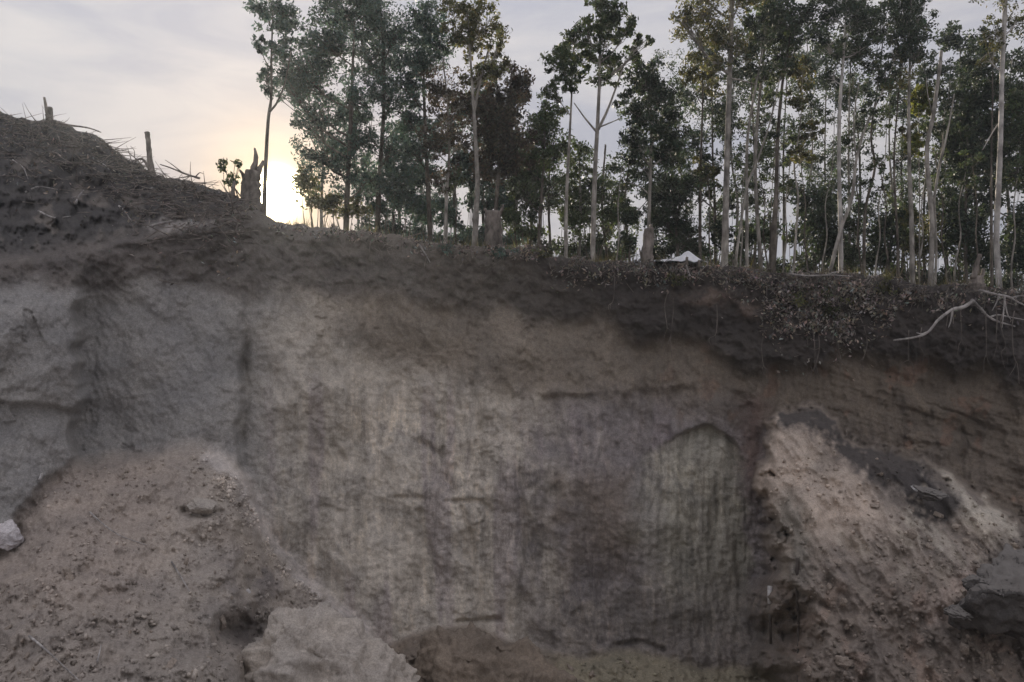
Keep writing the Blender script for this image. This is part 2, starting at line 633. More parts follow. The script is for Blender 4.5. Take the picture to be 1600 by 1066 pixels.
def depth(px, py):
    """distance of the earth face in front of the camera"""
    px = np.asarray(px, float)
    py = np.asarray(py, float)
    u, v = px * 0.0125, py * 0.0125
    k = masks(px, py)
    wx, wy = k['wx'], k['wy']
    base = line(wx, [(-700, 8.6), (0, 11.4), (130, 12.3), (380, 13.5), (600, 14.4), (900, 14.8), (1200, 15.0), (1600, 14.6), (2400, 13.0)])
    wz = wx + 16 * fbm(v * 0.9, v * 0 + 7.7, 4, 35) + 10 * fbm(v * 1.9 + u * 0.6, u * 0.4 + 2.7, 3, 37)
    cut = sm(395, 500, py) * (1 - k['talus'])
    base = base + cut * (-0.55 * (1 - sm(122, 146, wz)) + 0.35 * sm(126, 150, wz) * (1 - sm(170, 330, wx)))
    base = base + 0.22 * sm(430, 560, py) * np.exp(-np.maximum(0, wz - 392) / 70) * sm(378, 394, wz)
    wall = base + (650 - py) * 0.0023
    wall = wall + 0.30 * fbm(u * 0.33, v * 0.33, 3, 31)
    # left hill slopes back above the cut
    wall = wall + k['hill'] * 0.026
    # left wall: a ledge low down
    wall = wall + 0.18 * sm(-6, 8, wy - (628 + 0.1 * px)) * (1 - sm(100, 130, wx)) * np.exp(-np.maximum(0, wy - 630) / 90)
    # topsoil band overhangs what is below it
    overh = sm(780, 1050, px)
    wall = wall + (1 - k['top']) * (0.05 + 0.38 * overh) * np.exp(-np.maximum(0, wy - line(wx, BAND)) / 260)
    wall = wall + k['under'] * (0.01 + 0.12 * np.exp(-k['under_d'] / 120)) * sm(-0.35, 0.25, fbm(u * 1.2, v * 0.3, 3, 33))
    wall = wall + k['alc'] * (0.02 + 0.30 * np.exp(-k['alc_d'] / 50) * sm(1030, 1066, wx))
    clay = sm(380, 430, px) * (1 - k['top']) * (1 - k['spur'])
    g = fbm(u * 2.2 + 0.12 * v + 0.25 * fbm(u, v, 2, 42), v * 0.34, 4, 41)
    wall = wall + clay * (0.07 * g + 0.030 * sm(-0.2, 0.5, fbm(u * 0.8, v * 0.6, 3, 44)) * fbm(u * 9 + 0.3 * v, v * 0.75, 3, 45) - 0.12 * np.maximum(0, fbm(u * 1.1 - 0.5 * v, v * 0.7, 4, 47)) - 0.05 * np.maximum(0, fbm(u * 3.0 - 0.9 * v, v * 1.6, 4, 48)))
    # bucket-tooth marks in the alcove
    wall = wall + k['alc'] * 0.012 * np.maximum(0, perlin(u * 13 + 0.9 * np.sin(v * 0.8), v * 0.6, 49))
    # bedding in the right hand upper wall
    bed = sm(1200, 1300, px) * (1 - k['top'])
    wall = wall + bed * 0.07 * fbm(u * 0.5, (v - 0.30 * u) * 3.0, 4, 51)
    rough = fbm(u * 2.3, v * 2.3, 5, 61, 0.58)
    fine = fbm(u * 11, v * 8, 3, 63, 0.6)
    pits = cell(u * 4.2, v * 3.1, 67)
    fl_w = 0.35 * fbm(u * 2.1, v * 2.1, 4, 205)
    flk = (flake(u * 1.1 + fl_w, v * 0.55 + fl_w, 201) - 0.5) * 0.07 + (flake(u * 2.9 + fl_w, v * 1.5 - fl_w, 203) - 0.5) * 0.035
    wall = wall + flk * (0.4 + 0.6 * sm(-0.2, 0.4, fbm(u * 0.5, v * 0.5, 2, 207)))
    wall = wall + 0.016 * fine + 0.035 * np.exp(-(pits / 0.13) ** 2) * sm(0.0, 0.5, perlin(u * 0.9, v * 0.9, 69) + 0.1) * clay
    for (gx, gy, gl, ga, gn) in SWIPES:
        sel = (np.abs(px - gx) < 75) & (np.abs(py - gy) < gl * 40 + 75)
        if not np.any(sel):
            continue
        du, dv = (px[sel] - gx) * 0.0125, (py[sel] - gy) * 0.0125
        ru = du * math.cos(ga) - dv * math.sin(ga) + 0.02 * np.sin(dv * 5 + gx)
        rv = du * math.sin(ga) + dv * math.cos(ga)
        win = (1 - sm(gl * 0.30, gl * 0.5, np.abs(rv))) * (1 - sm(gn * 0.045, gn * 0.05, np.abs(ru)))
        wall[sel] += clay[sel] * win * (0.014 + 0.030 * perlin(ru * 11 + gx, rv * 0.5 + gy, 209))
    wall = wall + 0.042 * rough + (0.10 * k['top'] + 0.17 * sm(0, 40, k['hill'])) * fbm(u * 3.1, v * 3.1, 5, 65, 0.6)
    lump1 = cell(u * 2.1 + 0.4 * rough, v * 2.1, 71) - 0.5
    lump2 = cell(u * 6.0, v * 6.0, 73) - 0.5
    # spur in front on the right
    rd = np.maximum(0, wy - line(wx, RIDGE))
    sp = line(wx, [(1180, 13.1), (1300, 12.7), (1600, 11.4), (2400, 9.0)]) - 0.0082 * np.minimum(rd, 420) - 0.016 * np.maximum(0, rd - 420)
    sp = sp + 0.45 * np.exp(-rd / 22)
    furrow = (v * 0.62 + u * 0.0)
    sp = sp + 0.22 * fbm(u * 1.1 - v * 0.6, v * 0.40 + u * 0.3, 4, 81) + 0.10 * np.abs(fbm(u * 2.2 - v * 1.5, v * 0.8 + u * 0.5, 3, 82)) + (0.025 + 0.045 * sm(840, 960, py)) * fbm(u * 3.2, v * 3.2, 5, 83, 0.55)
    low = sm(800, 900, py)
    sp = sp + 0.016 * fine + 0.06 * np.abs(fbm(u * 2.4 - v * 1.9, v * 0.7 + u * 0.6, 4, 161)) * sm(1280, 1380, px) + (0.04 + 0.07 * low) * lump1 + (0.012 + 0.03 * low) * lump2
    Y = wall * (1 - k['spur']) + np.minimum(sp, wall - 0.1) * k['spur']
    # debris cone on the left
    d = k['talus_d']
    ta = wall - 0.0112 * d - 0.12 * (1 - np.exp(-d / 12))
    flow = fbm(u * 1.6 + v * 0.9, v * 0.5 - u * 0.5, 4, 87)
    ta = ta + 0.016 * fine + 0.10 * flow + (0.045 + 0.045 * sm(830, 950, py)) * fbm(u * 2.8, v * 2.8, 5, 89, 0.55)
    ta = ta + (0.04 + 0.09 * sm(820, 930, py)) * lump1 + (0.02 + 0.03 * sm(820, 930, py)) * lump2
    ta = ta - 0.16 * np.exp(-((d - 9) / 11) ** 2) * sm(330, 380, wx) * (1 - sm(560, 600, wx))
    # hollow beside the big clod
    ta = ta + 0.9 * np.exp(-(((px - 375) / 38) ** 2 + ((py - 985) / 22) ** 2))
    Y = Y * (1 - k['talus']) + ta * k['talus']
    # pit floor
    fl = wall - 0.016 * k['floor_d'] - 0.0002 * k['floor_d'] ** 1.5
    fl = fl - 0.5 * np.exp(-(((px - 715) / 70) ** 2 + ((py - 1040) / 60) ** 2))
    fl = fl + 0.14 * lump1 + 0.06 * lump2 + 0.12 * fbm(u * 2.4, v * 2.4, 5, 93, 0.6)
    Y = Y * (1 - k['floor']) + fl * k['floor']
    for pts, w, dp in CARVE:
        x0, x1 = min(p[0] for p in pts) - 40, max(p[0] for p in pts) + 40
        y0, y1 = min(p[1] for p in pts) - 40, max(p[1] for p in pts) + 40
        sel = (px > x0) & (px < x1) & (py > y0) & (py < y1)
        if np.any(sel):
            dd = pdist(wx[sel] * 0.6 + px[sel] * 0.4, wy[sel] * 0.6 + py[sel] * 0.4, pts)
            Y[sel] += dp * np.exp(-(dd / w) ** 2)
    return Y


def dep(px, py):
    return float(depth(np.array([float(px)]), np.array([float(py)]))[0])


def lerp3(c, col, m):
    return c * (1 - m[..., None]) + np.array(col) * m[..., None]


def soil_colour(px, py):
    u, v = px * 0.0125, py * 0.0125
    k = masks(px, py)
    wx = k['wx'] + 9 * fbm(u * 4.2, v * 4.2, 4, 221, 0.6)
    wy = k['wy'] + 9 * fbm(u * 4.2, v * 4.2, 4, 231, 0.6)
    n1 = fbm(u * 0.5, v * 0.5, 4, 101)
    n2 = fbm(u * 1.7, v * 1.7, 5, 111)
    st = fbm(u * 3.4, v * 0.16, 4, 121)
    st2 = fbm(u * 7.5 + 0.2 * v, v * 0.22, 3, 127)
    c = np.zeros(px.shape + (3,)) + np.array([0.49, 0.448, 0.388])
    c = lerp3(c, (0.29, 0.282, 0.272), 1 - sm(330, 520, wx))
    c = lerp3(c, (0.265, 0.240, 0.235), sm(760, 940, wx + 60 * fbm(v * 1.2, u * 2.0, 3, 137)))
    # reddish and grey seep streaks on the clay
    wet = sm(560, 640, py) * sm(390, 450, px)
    c = c * (1 + (0.17 * st + 0.14 * st2 * sm(-0.3, 0.4, n1 + 0.2 * n2)) * wet)[..., None]
    c = lerp3(c, (0.33, 0.285, 0.295), wet * sm(0.25, 0.6, fbm(u * 2.2, v * 0.14, 3, 131)) * 0.45)
    # brown subsoil above the lower clay
    upper = (1 - sm(-30, 40, wy - line(wx, [(-700, 520), (400, 470), (600, 560), (800, 615), (1200, 615), (2400, 900)]))) * sm(380, 640, wx)
    c = lerp3(c, (0.235, 0.202, 0.166), upper * 0.95)
    right = sm(900, 1250, wx) * (1 - sm(20, 60, wy - line(wx, [(900, 600), (1250, 640), (2400, 1500)])))
    c = lerp3(c, (0.165, 0.138, 0.110), right * 0.9)
    c = lerp3(c, (0.24, 0.165, 0.125), sm(0.35, 0.7, n2) * right * 0.7)
    # lower wall: brown patch, alcove, dark column
    wb = wx + 40 * n2
    bp = sm(850, 910, wb) * (1 - sm(960, 1020, wb)) * sm(690, 780, wy + 30 * n1) * (1 - sm(840, 910, wy + 30 * n1))
    c = lerp3(c, (0.20, 0.168, 0.142), bp * 0.85)
    c = lerp3(c, (0.37, 0.355, 0.29) , k['alc'] * 0.75)
    c = c * (1 + 0.25 * st2 * k['alc'])[..., None]
    dc = np.exp(-((wx - 830 - 14 * n2) / 15) ** 2) * sm(680, 760, wy) * (1 - sm(830, 900, wy)) * sm(-0.5, 0.3, n2 + 0.2 * st2)
    c = lerp3(c, (0.12, 0.105, 0.105), dc * 0.8)
    wp = np.exp(-(((wx - 812) / 16) ** 2 + ((wy - 800) / 30) ** 2)) * sm(0.0, 0.3, n2 + 0.1)
    c = lerp3(c, (0.46, 0.42, 0.40), wp)
    dc2 = np.exp(-((wx - 1178) / 22) ** 2) * sm(600, 640, wy) * (1 - sm(760, 800, wy))
    c = lerp3(c, (0.16, 0.115, 0.10), dc2 * 0.9)
    c = lerp3(c, (0.17, 0.15, 0.15), np.exp(-((wx - 1180) / 26) ** 2) * sm(880, 930, wy) * 0.8)
    low = sm(880, 960, wy) * sm(820, 900, wx)
    c = lerp3(c, (0.215, 0.195, 0.175), low * 0.75)
    # topsoil and leaf mould at the rim
    topd = sm(480, 980, wx)
    c = lerp3(c, (0.13, 0.115, 0.105), k['top'] * (1 - topd) * 0.9)  # left topsoil made paler: the flare's veil put into its colour
    c = lerp3(c, (0.062, 0.054, 0.050), k['top'] * topd)
    pp = np.exp(-(((wx - 1110) / 40) ** 2 + ((wy - 465) / 10) ** 2)) + np.exp(-(((wx - 1175) / 16) ** 2 + ((wy - 485) / 12) ** 2))
    c = lerp3(c, (0.20, 0.155, 0.13), np.clip(pp, 0, 1) * 0.8)
    c = lerp3(c, (0.17, 0.155, 0.14), sm(0.2, 0.6, n2) * k['top'] * 0.55 * (1 - topd * 0.8))
    hl = sm(0, 40, k['hill']) * (1 - sm(380, 520, wx))
    c = lerp3(c, (0.078, 0.074, 0.072), hl * 0.95)
    c = lerp3(c, (0.19, 0.17, 0.15), hl * sm(0.25, 0.6, n2) * 0.7)
    pl = np.exp(-(((px - 285) / 60) ** 2 + ((wy - 352) / 7) ** 2))
    c = lerp3(c, (0.42, 0.40, 0.38), pl * 0.7)
    # recess beyond the left block
    # spur
    rd = wy - line(wx, RIDGE)
    s = k['spur']
    c = lerp3(c, (0.33, 0.285, 0.245), s)
    rib = fbm(u * 2.4 - v * 1.9, v * 0.7 + u * 0.6, 4, 161)
    c = lerp3(c, (0.46, 0.41, 0.345), s * sm(0.1, 0.6, rib) * 0.7)
    c = lerp3(c, (0.165, 0.143, 0.125), s * sm(0.15, 0.6, -rib) * 0.6)
    pink = s * (1 - sm(20, 60, wx - 1275 - 0.6 * np.maximum(0, wy - 690))) * (1 - sm(820, 900, wy + 0.2 * (wx - 1200)))
    c = lerp3(c, (0.50, 0.422, 0.355), pink * sm(-0.5, 0.1, n1 + 0.4))
    drab = s * np.exp(-(pdist(wx, wy, [(1215, 830), (1235, 790), (1250, 900)]) / 24) ** 2)  # darker grey-brown patch on the spur face
    c = lerp3(c, (0.20, 0.190, 0.165), drab * 0.8)
    pale = s * (np.exp(-(pdist(wx, wy, [(1455, 728), (1480, 745), (1500, 780), (1530, 820)]) / 15) ** 2)
                + np.exp(-(pdist(wx, wy, [(1520, 775), (1560, 810), (1590, 840)]) / 17) ** 2)
                + np.exp(-(pdist(wx, wy, [(1425, 800), (1460, 850), (1475, 880)]) / 12) ** 2))
    c = lerp3(c, (0.54, 0.495, 0.42), np.clip(pale, 0, 1) * 0.85 * sm(-0.5, 0.2, rib + 0.2))
    dk = s * (np.exp(-(pdist(wx, wy, [(1205, 652), (1220, 646), (1285, 656), (1335, 706), (1400, 742), (1450, 770), (1472, 784)]) / 27) ** 2) * 1.4
              + np.exp(-(pdist(wx, wy, [(1400, 715), (1425, 735)]) / 20) ** 2) + np.exp(-(pdist(wx, wy, [(1415, 780), (1450, 795)]) / 10) ** 2)
              + np.exp(-(pdist(wx, wy, [(1540, 880), (1600, 850)]) / 24) ** 2) * 0.6)
    c = lerp3(c, (0.085, 0.076, 0.072), np.clip(dk, 0, 1) * sm(-0.6, 0.0, n2 + 0.4 * perlin(u * 9, v * 9, 163) + 0.3))
    lows = s * sm(850, 960, wy)
    c = lerp3(c, (0.20, 0.170, 0.146), lows * 0.85)
    c = lerp3(c, (0.30, 0.235, 0.195), lows * sm(0.25, 0.6, n2) * 0.7)
    pr = s * np.exp(-(pdist(wx, wy, [(1520, 900), (1480, 935), (1465, 960)]) / 16) ** 2)
    c = lerp3(c, (0.46, 0.38, 0.33), np.clip(pr, 0, 1) * 0.7)
    # debris cone
    t = k['talus']
    c = lerp3(c, (0.40, 0.358, 0.315), t)
    c = lerp3(c, (0.375, 0.322, 0.282), t * (1 - sm(150, 330, wx - 0.3 * (900 - wy))) * 0.85)
    c = lerp3(c, (0.33, 0.288, 0.253), t * sm(0.1, 0.6, n2) * 0.6)
    c = lerp3(c, (0.29, 0.262, 0.235), t * sm(900, 990, wy) * 0.6)
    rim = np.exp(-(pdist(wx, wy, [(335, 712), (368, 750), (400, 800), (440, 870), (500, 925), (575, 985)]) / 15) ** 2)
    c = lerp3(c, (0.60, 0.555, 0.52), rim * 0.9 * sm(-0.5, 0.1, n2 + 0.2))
    c = lerp3(c, (0.14, 0.125, 0.12), 0.8 * np.exp(-(((wx - 378) / 34) ** 2 + ((wy - 985) / 20) ** 2)))  # shade of the hollow beside the boulder put into the colour
    gr = np.exp(-(((wx - 400) / 50) ** 2 + ((wy - 900) / 45) ** 2)) * t
    c = lerp3(c, (0.20, 0.185, 0.185), gr * sm(-0.2, 0.3, n2) * 0.7)
    # pit floor
    f = k['floor']
    c = lerp3(c, (0.23, 0.192, 0.157), f)
    c = lerp3(c, (0.34, 0.315, 0.23), f * sm(820, 900, wx) * 0.7)
    streak = np.clip(sm(380, 470, px) * sm(-60, 130, wy + 70 * fbm(u * 2.0, v * 0.3, 3, 211) - line(wx, [(-700, 500), (400, 560), (800, 590), (1200, 600), (2400, 700)])) * (1 - s) * (1 - t) * (1 - f) * 0.9 + 0.12, 0, 1)
    return np.clip(c, 0.02, 0.75), streak


# sheet grid
PXS = np.concatenate([np.linspace(-680, -32, 70), np.arange(-28, 1630, 2.1), np.linspace(1636, 2350, 70)])
ed = edge_y(PXS)
vv = np.concatenate([np.linspace(0, 1, 390)])
rows_py = ed[None, :] + vv[:, None] * (1085 - ed[None, :])
low_py = np.repeat(np.linspace(1085, 1460, 56)[1:, None], len(PXS), 1)
PY = np.vstack([rows_py, low_py])
PXG = np.repeat(PXS[None, :], len(PY), 0)
YY = depth(PXG, PY)
# round the rim
rimd = PY - ed[None, :]
YY = YY + 0.35 * np.exp(-rimd / 7.0)
P = at(PXG, PY, YY)
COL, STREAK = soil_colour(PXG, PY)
nc = len(PXS)
EDGE_Y = YY[0].copy()
EDGE_Z = P[0, :, 2].copy()
# plateau behind the rim
svals = np.geomspace(0.12, 17, 32)
plat, pcol = [], []
for s in svals:
    Yp = EDGE_Y + s
    x = P[0, :, 0] * (Yp / EDGE_Y)
    z = EDGE_Z + 0.010 * s * np.exp(-s / 40) - 0.25 * (1 - np.exp(-s / 1.0)) + 0.10 * fbm(x * 0.5, Yp * 0.5, 4, 141) * min(1.0, s)
    plat.append(np.stack([x, Yp, z], -1))
    pcol.append(np.tile(np.array([0.075, 0.062, 0.050]), (nc, 1)))
plat = np.array(plat)[::-1]
pcol = np.array(pcol)[::-1]
# floor running back under and behind the camera
last = P[-1]
fl, fcol = [], []
for s in np.geomspace(0.15, 62, 36):
    y = last[:, 1] - s
    g = 1 - np.exp(-s / 4.0)
    x = last[:, 0] * (1 + 0.10 * s)
    z = last[:, 2] * (1 - g) + 1.7 * g + 0.12 * fbm(x * 0.6, y * 0.6, 4, 151) * min(1, s)
    fl.append(np.stack([x, y, z], -1))
    fcol.append(np.tile(np.array([0.38, 0.33, 0.27]), (nc, 1)))
ALL = np.concatenate([plat, P, np.array(fl)])
ALLC = np.concatenate([pcol, COL, np.array(fcol)])
nr = len(ALL)
ii = np.arange(nr - 1)[:, None] * nc
jj = np.arange(nc - 1)[None, :]
Q = np.stack([ii + jj, ii + nc + jj, ii + nc + jj + 1, ii + jj + 1], -1).reshape(-1, 4)
me = mesh_np('terrain', ALL.reshape(-1, 3), Q)
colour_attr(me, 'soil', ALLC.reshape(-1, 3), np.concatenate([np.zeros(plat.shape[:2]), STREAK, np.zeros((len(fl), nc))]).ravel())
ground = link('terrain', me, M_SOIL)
tag(ground, kind='structure')


def plateau(px, Y):
    """height of the plateau behind the rim"""
    ye = np.interp(px, PXS, EDGE_Y)
    ze = np.interp(px, PXS, EDGE_Z)
    s = max(0.0, Y - ye)
    x = (px - 800) / FPX * Y
    return ze + 0.010 * s * math.exp(-s / 40) - 0.25 * (1 - math.exp(-s)) + 0.10 * float(fbm(np.array([x * 0.5]), np.array([Y * 0.5]), 4, 141)[0]) * min(1.0, s)


def rim_y(px):
    return float(np.interp(px, PXS, EDGE_Y))


# ------------------------------------------------------------------ trees
def leaves_mesh(name, centres, counts, radii, size=0.105, flat=0.8, droop=0.35, tint_var=0.34):
    cs = np.repeat(np.asarray(centres), counts, 0)
    rs = np.repeat(np.asarray(radii), counts, 0)
    n = len(cs)
    d = rng.standard_normal((n, 3))
    d /= np.linalg.norm(d, axis=1)[:, None] + 1e-9
    rad = rng.random(n) ** 0.55 * 1.25
    if rs.ndim == 1:
        rs = rs[:, None]
    pos = cs + d * rad[:, None] * rs * np.array([1, 1, flat])
    ax = rng.standard_normal((n, 3)) + np.array([0, 0, -droop])
    ax /= np.linalg.norm(ax, axis=1)[:, None]
    nr_ = rng.standard_normal((n, 3)) + np.array([0, 0, 0.5])
    sd_ = np.cross(ax, nr_)
    sd_ /= np.linalg.norm(sd_, axis=1)[:, None] + 1e-9
    nn = np.cross(ax, sd_)
    L = size * (0.65 + 0.7 * rng.random(n))[:, None]
    W = L * (0.17 + 0.10 * rng.random(n))[:, None]
    v0 = pos - ax * L * 0.5
    v1 = pos + sd_ * W + nn * W * 0.35 - ax * L * 0.05
    v2 = pos + ax * L * 0.5
    v3 = pos - sd_ * W + nn * W * 0.35 - ax * L * 0.05
    V = np.stack([v0, v1, v2, v3], 1).reshape(-1, 3)
    me = mesh_np(name, V, np.arange(4 * n).reshape(-1, 4))
    cl = np.repeat(1 + tint_var * rng.standard_normal(len(centres)), counts)
    t = np.clip(cl + 0.22 * rng.standard_normal(n), 0.35, 2.0)
    tc_ = np.stack([t * (1 + 0.12 * rng.standard_normal(n)), t, t * (1 + 0.1 * rng.standard_normal(n))], -1)
    colour_attr(me, 'tint', np.repeat(np.clip(tc_, 0.2, 2.2), 4, 0))
    return me


def make_tree(label, Y, trunk, r0, blobs, leaf='g', bark=None, group=None, size=0.100, name='tree', rtip=0.25, twigs=True, dens=1.0, extra=()):
    """trunk: photograph positions from base to tip; blobs: (x, y, rx, ry, leaves) foliage masses on limbs of their own"""
    bark = bark or M_BARK
    tp = [at(a, b, Y + 0.10 * math.sin(i * 1.7 + a)) for i, (a, b) in enumerate(trunk)]
    bz = plateau(trunk[0][0], Y) - 0.12
    b0 = np.array([tp[0][0], tp[0][1], bz])
    if tp[0][2] - bz > 0.12:
        tp = [b0] + tp
    else:
        tp[0] = b0
    path = catmull(tp, 10 + 4 * len(tp))
    t = np.linspace(0, 1, len(path))
    R = r0 * (1 - (1 - rtip) * t) * (1 + 0.35 * np.exp(-t * 22))
    size = size * float(rng.uniform(0.70, 1.02))
    root = thing(name, label, 'tree', b0, group)
    mb = MB()
    mb.tube(path, R, 9, 0.05)
    tr = link('trunk', mb.mesh('trunk'), bark, root)
    cen, cnt, rad = [], [], []
    for (bx, by, rx, ry, n) in blobs:
        bc = at(bx, by, Y + float(rng.normal(0, 0.22)))
        rw = np.array([rx, 0.5 * (rx + ry), ry]) / FPX * Y
        # limb: leaves the trunk below the mass
        dxy = np.hypot(path[:, 0] - bc[0], path[:, 1] - bc[1])
        want = bc[2] - 0.9 * np.maximum(dxy.min(), rw[2] * 0.8) - 0.15
        i = int(np.argmin(np.abs(path[:, 2] - want)))
        i = max(2, min(i, len(path) - 2))
        s = path[i]
        mid = s * 0.45 + bc * 0.55 + np.array([0, 0, -0.10 * np.linalg.norm(bc - s)])
        lp = catmull([s, mid, bc], 9)
        rl = min(R[i] * 0.62, 0.012 + 0.018 * np.linalg.norm(bc - s))
        lb = MB()
        lb.tube(lp, np.linspace(rl, rl * 0.4, 9), 5)
        n = int(n * (3.4 if bx < 860 else 2.8))
        rw = rw * 1.22
        k = max(6, int(5 + n / 55))
        dd = rng.standard_normal((k, 3))
        dd /= np.linalg.norm(dd, axis=1)[:, None]
        sub = bc + dd * (rng.random(k) ** 0.45)[:, None] * rw * 0.95
        if twigs:
            for q in sub:
                st = lp[int(rng.integers(4, 9))]
                m2 = (st + q) / 2 + rng.standard_normal(3) * 0.04
                lb.tube(catmull([st, m2, q], 5), np.linspace(rl * 0.42, 0.005, 5), 4, cap=False)
        link('limb', lb.mesh('limb'), bark, tr)
        w = rng.random(k) + 0.35
        w /= w.sum()
        cen += list(sub)
        cnt += [max(4, int(n * dens * a)) for a in w]
        rad += [rw * (0.17 + 0.20 * rng.random()) for _ in range(k)]
    for pts, rr in extra:
        lb = MB()
        pw = [at(a, b, Y) for a, b in pts]
        lb.tube(catmull(pw, 12), np.linspace(rr, rr * 0.45, 12), 6, 0.04)
        link('limb', lb.mesh('limb'), bark, tr)
    if cen:
        link('crown', leaves_mesh('crown', cen, cnt, rad, size), M_LEAF[leaf], root)
    return root


G = 'trees along the rim of the cut'
make_tree('thin tree rising just right of the sun with a few leaf tufts at its top', 16.4,
          [(413, 320), (415, 262), (419, 188), (424, 150), (424, 90), (427, 8)], 0.06,
          [(419, 24, 30, 24, 330), (446, 22, 24, 22, 260), (405, 71, 14, 16, 110), (416, 122, 13, 24, 150), (440, 70, 18, 20, 150), (455, 45, 20, 18, 140)], 'b', M_BARKD, G,
          extra=[([(421, 175), (433, 160), (445, 130), (455, 80)], 0.03)])
make_tree('dense bluish crowned tree second from the sun, leaning over the thin one', 17.6,
          [(541, 350), (543, 290), (548, 187), (551, 110), (554, 30)], 0.085,
          [(475, 112, 46, 48, 1150), (512, 66, 40, 36, 900), (452, 140, 22, 30, 300), (500, 175, 40, 36, 420), (545, 150, 30, 45, 420), (540, 18, 48, 28, 800),
           (495, 235, 38, 30, 300), (530, 260, 30, 30, 260), (560, 215, 30, 30, 240), (480, 190, 24, 24, 160), (575, 280, 26, 28, 240)], 'b', M_BARKD, G)
make_tree('tall dark tree with the highest crown of the left group', 18.4,
          [(590, 355), (594, 260), (600, 160), (598, 60), (590, -20)], 0.08,
          [(582, 34, 36, 34, 800), (612, 62, 40, 40, 1000), (594, 112, 36, 40, 700), (612, 152, 34, 30, 460), (575, 5, 40, 22, 520), (570, 85, 30, 32, 460),
           (610, 235, 36, 34, 420), (570, 200, 28, 30, 160)], 'b', M_BARKD, G)
make_tree('rounded tree right of the tallest left tree, crown reaching low', 18.0,
          [(672, 372), (668, 280), (664, 190), (662, 110), (665, 30)], 0.075,
          [(667, 40, 36, 32, 720), (655, 97, 40, 34, 760), (640, 140, 34, 26, 420), (636, 185, 30, 30, 340), (650, 235, 34, 36, 480), (690, 74, 28, 28, 360)], 'b', M_BARKD, G)
make_tree('slim grey trunk with thin reddish foliage left of the broken stump', 17.2,
          [(696, 378), (698, 300), (702, 240), (700, 170), (692, 90)], 0.055,
          [(690, 142, 38, 34, 460), (700, 195, 40, 30, 300), (722, 160, 26, 30, 240), (680, 230, 28, 26, 170), (715, 225, 24, 24, 120), (690, 280, 24, 26, 120)], 'r', M_BARK, G)
make_tree('pale stout trunk left of the broken stump under an airy two topped crown', 16.9,
          [(742, 384), (744, 330), (746, 281), (742, 200), (737, 120), (730, 20)], 0.085,
          [(725, 16, 34, 22, 380), (760, 42, 28, 36, 330), (776, 84, 20, 26, 230), (736, 66, 26, 26, 200), (752, 118, 30, 26, 300), (712, 50, 22, 20, 170)], 'o', M_BARK, G,
          extra=[([(740, 180), (752, 120), (768, 60)], 0.035)])
make_tree('dark tree with russet shoulder where the left group ends', 17.8,
          [(772, 384), (776, 310), (784, 230), (795, 150), (800, 110)], 0.07,
          [(808, 134, 22, 30, 480), (784, 168, 34, 40, 760), (802, 212, 30, 30, 520), (768, 218, 30, 36, 480), (765, 262, 32, 30, 480), (800, 258, 28, 28, 380), (745, 175, 24, 30, 300)], 'r', M_BARKD, G)
make_tree('short dark tree filling the dip between the left group and the open tree', 18.2,
          [(842, 390), (845, 320), (850, 250), (853, 165)], 0.06,
          [(854, 176, 26, 26, 460), (845, 214, 34, 30, 580), (868, 240, 28, 30, 420), (832, 262, 34, 30, 440), (850, 300, 34, 28, 380), (822, 305, 28, 26, 260)], 'g', M_BARKD, G)
make_tree('thin pale trunk just left of the open crowned tree', 16.6,
          [(884, 404), (885, 314), (889, 231), (893, 153), (896, 75)], 0.055,
          [(878, 103, 28, 24, 330), (899, 68, 28, 18, 280), (866, 138, 20, 16, 170), (900, 125, 24, 20, 170), (880, 82, 16, 16, 110)], 'g', M_BARK, G)
make_tree('open crowned tree with visible forked limbs standing alone against the sky', 16.3,
          [(926, 407), (929, 289), (933, 206), (936, 144), (938, 62), (940, 2)], 0.07,
          [(934, 32, 30, 30, 420), (962, 24, 22, 20, 260), (982, 46, 16, 16, 150), (1005, 62, 13, 12, 120), (992, 82, 18, 12, 130), (922, 90, 22, 18, 220), (957, 100, 24, 20, 240),
           (940, 124, 26, 14, 110), (945, 66, 22, 20, 200), (938, 6, 20, 14, 170), (915, 52, 16, 14, 110)], 'g', M_BARK, G,
          extra=[([(932, 206), (915, 186), (897, 161)], 0.028), ([(935, 202), (948, 175), (960, 144), (977, 95)], 0.035), ([(934, 200), (958, 190), (972, 184)], 0.02)])
make_tree('dark bushy tree behind the round topped stump', 17.2,
          [(1014, 400), (1014, 351), (1017, 231), (1016, 150), (1012, 105)], 0.06,
          [(1006, 122, 30, 28, 640), (1027, 155, 32, 34, 760), (992, 165, 28, 28, 480), (1031, 198, 35, 26, 560), (998, 226, 28, 26, 320), (1040, 236, 30, 26, 420), (1010, 262, 26, 20, 160)], 'd', M_BARK, G,
          extra=[([(1015, 305), (1000, 292), (978, 284)], 0.02)])
make_tree('small dark evergreen right of the round topped stump above the tarpaulin', 19.5,
          [(1060, 412), (1056, 350), (1052, 280), (1050, 230)], 0.055,
          [(1050, 236, 30, 26, 480), (1042, 285, 38, 32, 760), (1060, 330, 40, 40, 900), (1035, 340, 30, 36, 520), (1075, 290, 24, 30, 340), (1072, 375, 30, 26, 420)], 'd', M_BARKD, G)
make_tree('slim dark trunk left of the stoutest pale trunk', 18.2,
          [(1094, 412), (1094, 300), (1096, 220), (1098, 150), (1097, 80)], 0.05,
          [(1089, 107, 24, 22, 330), (1108, 128, 22, 20, 230), (1076, 120, 14, 16, 120), (1103, 262, 17, 22, 230), (1110, 290, 14, 16, 130)], 'o', M_BARKD, G)
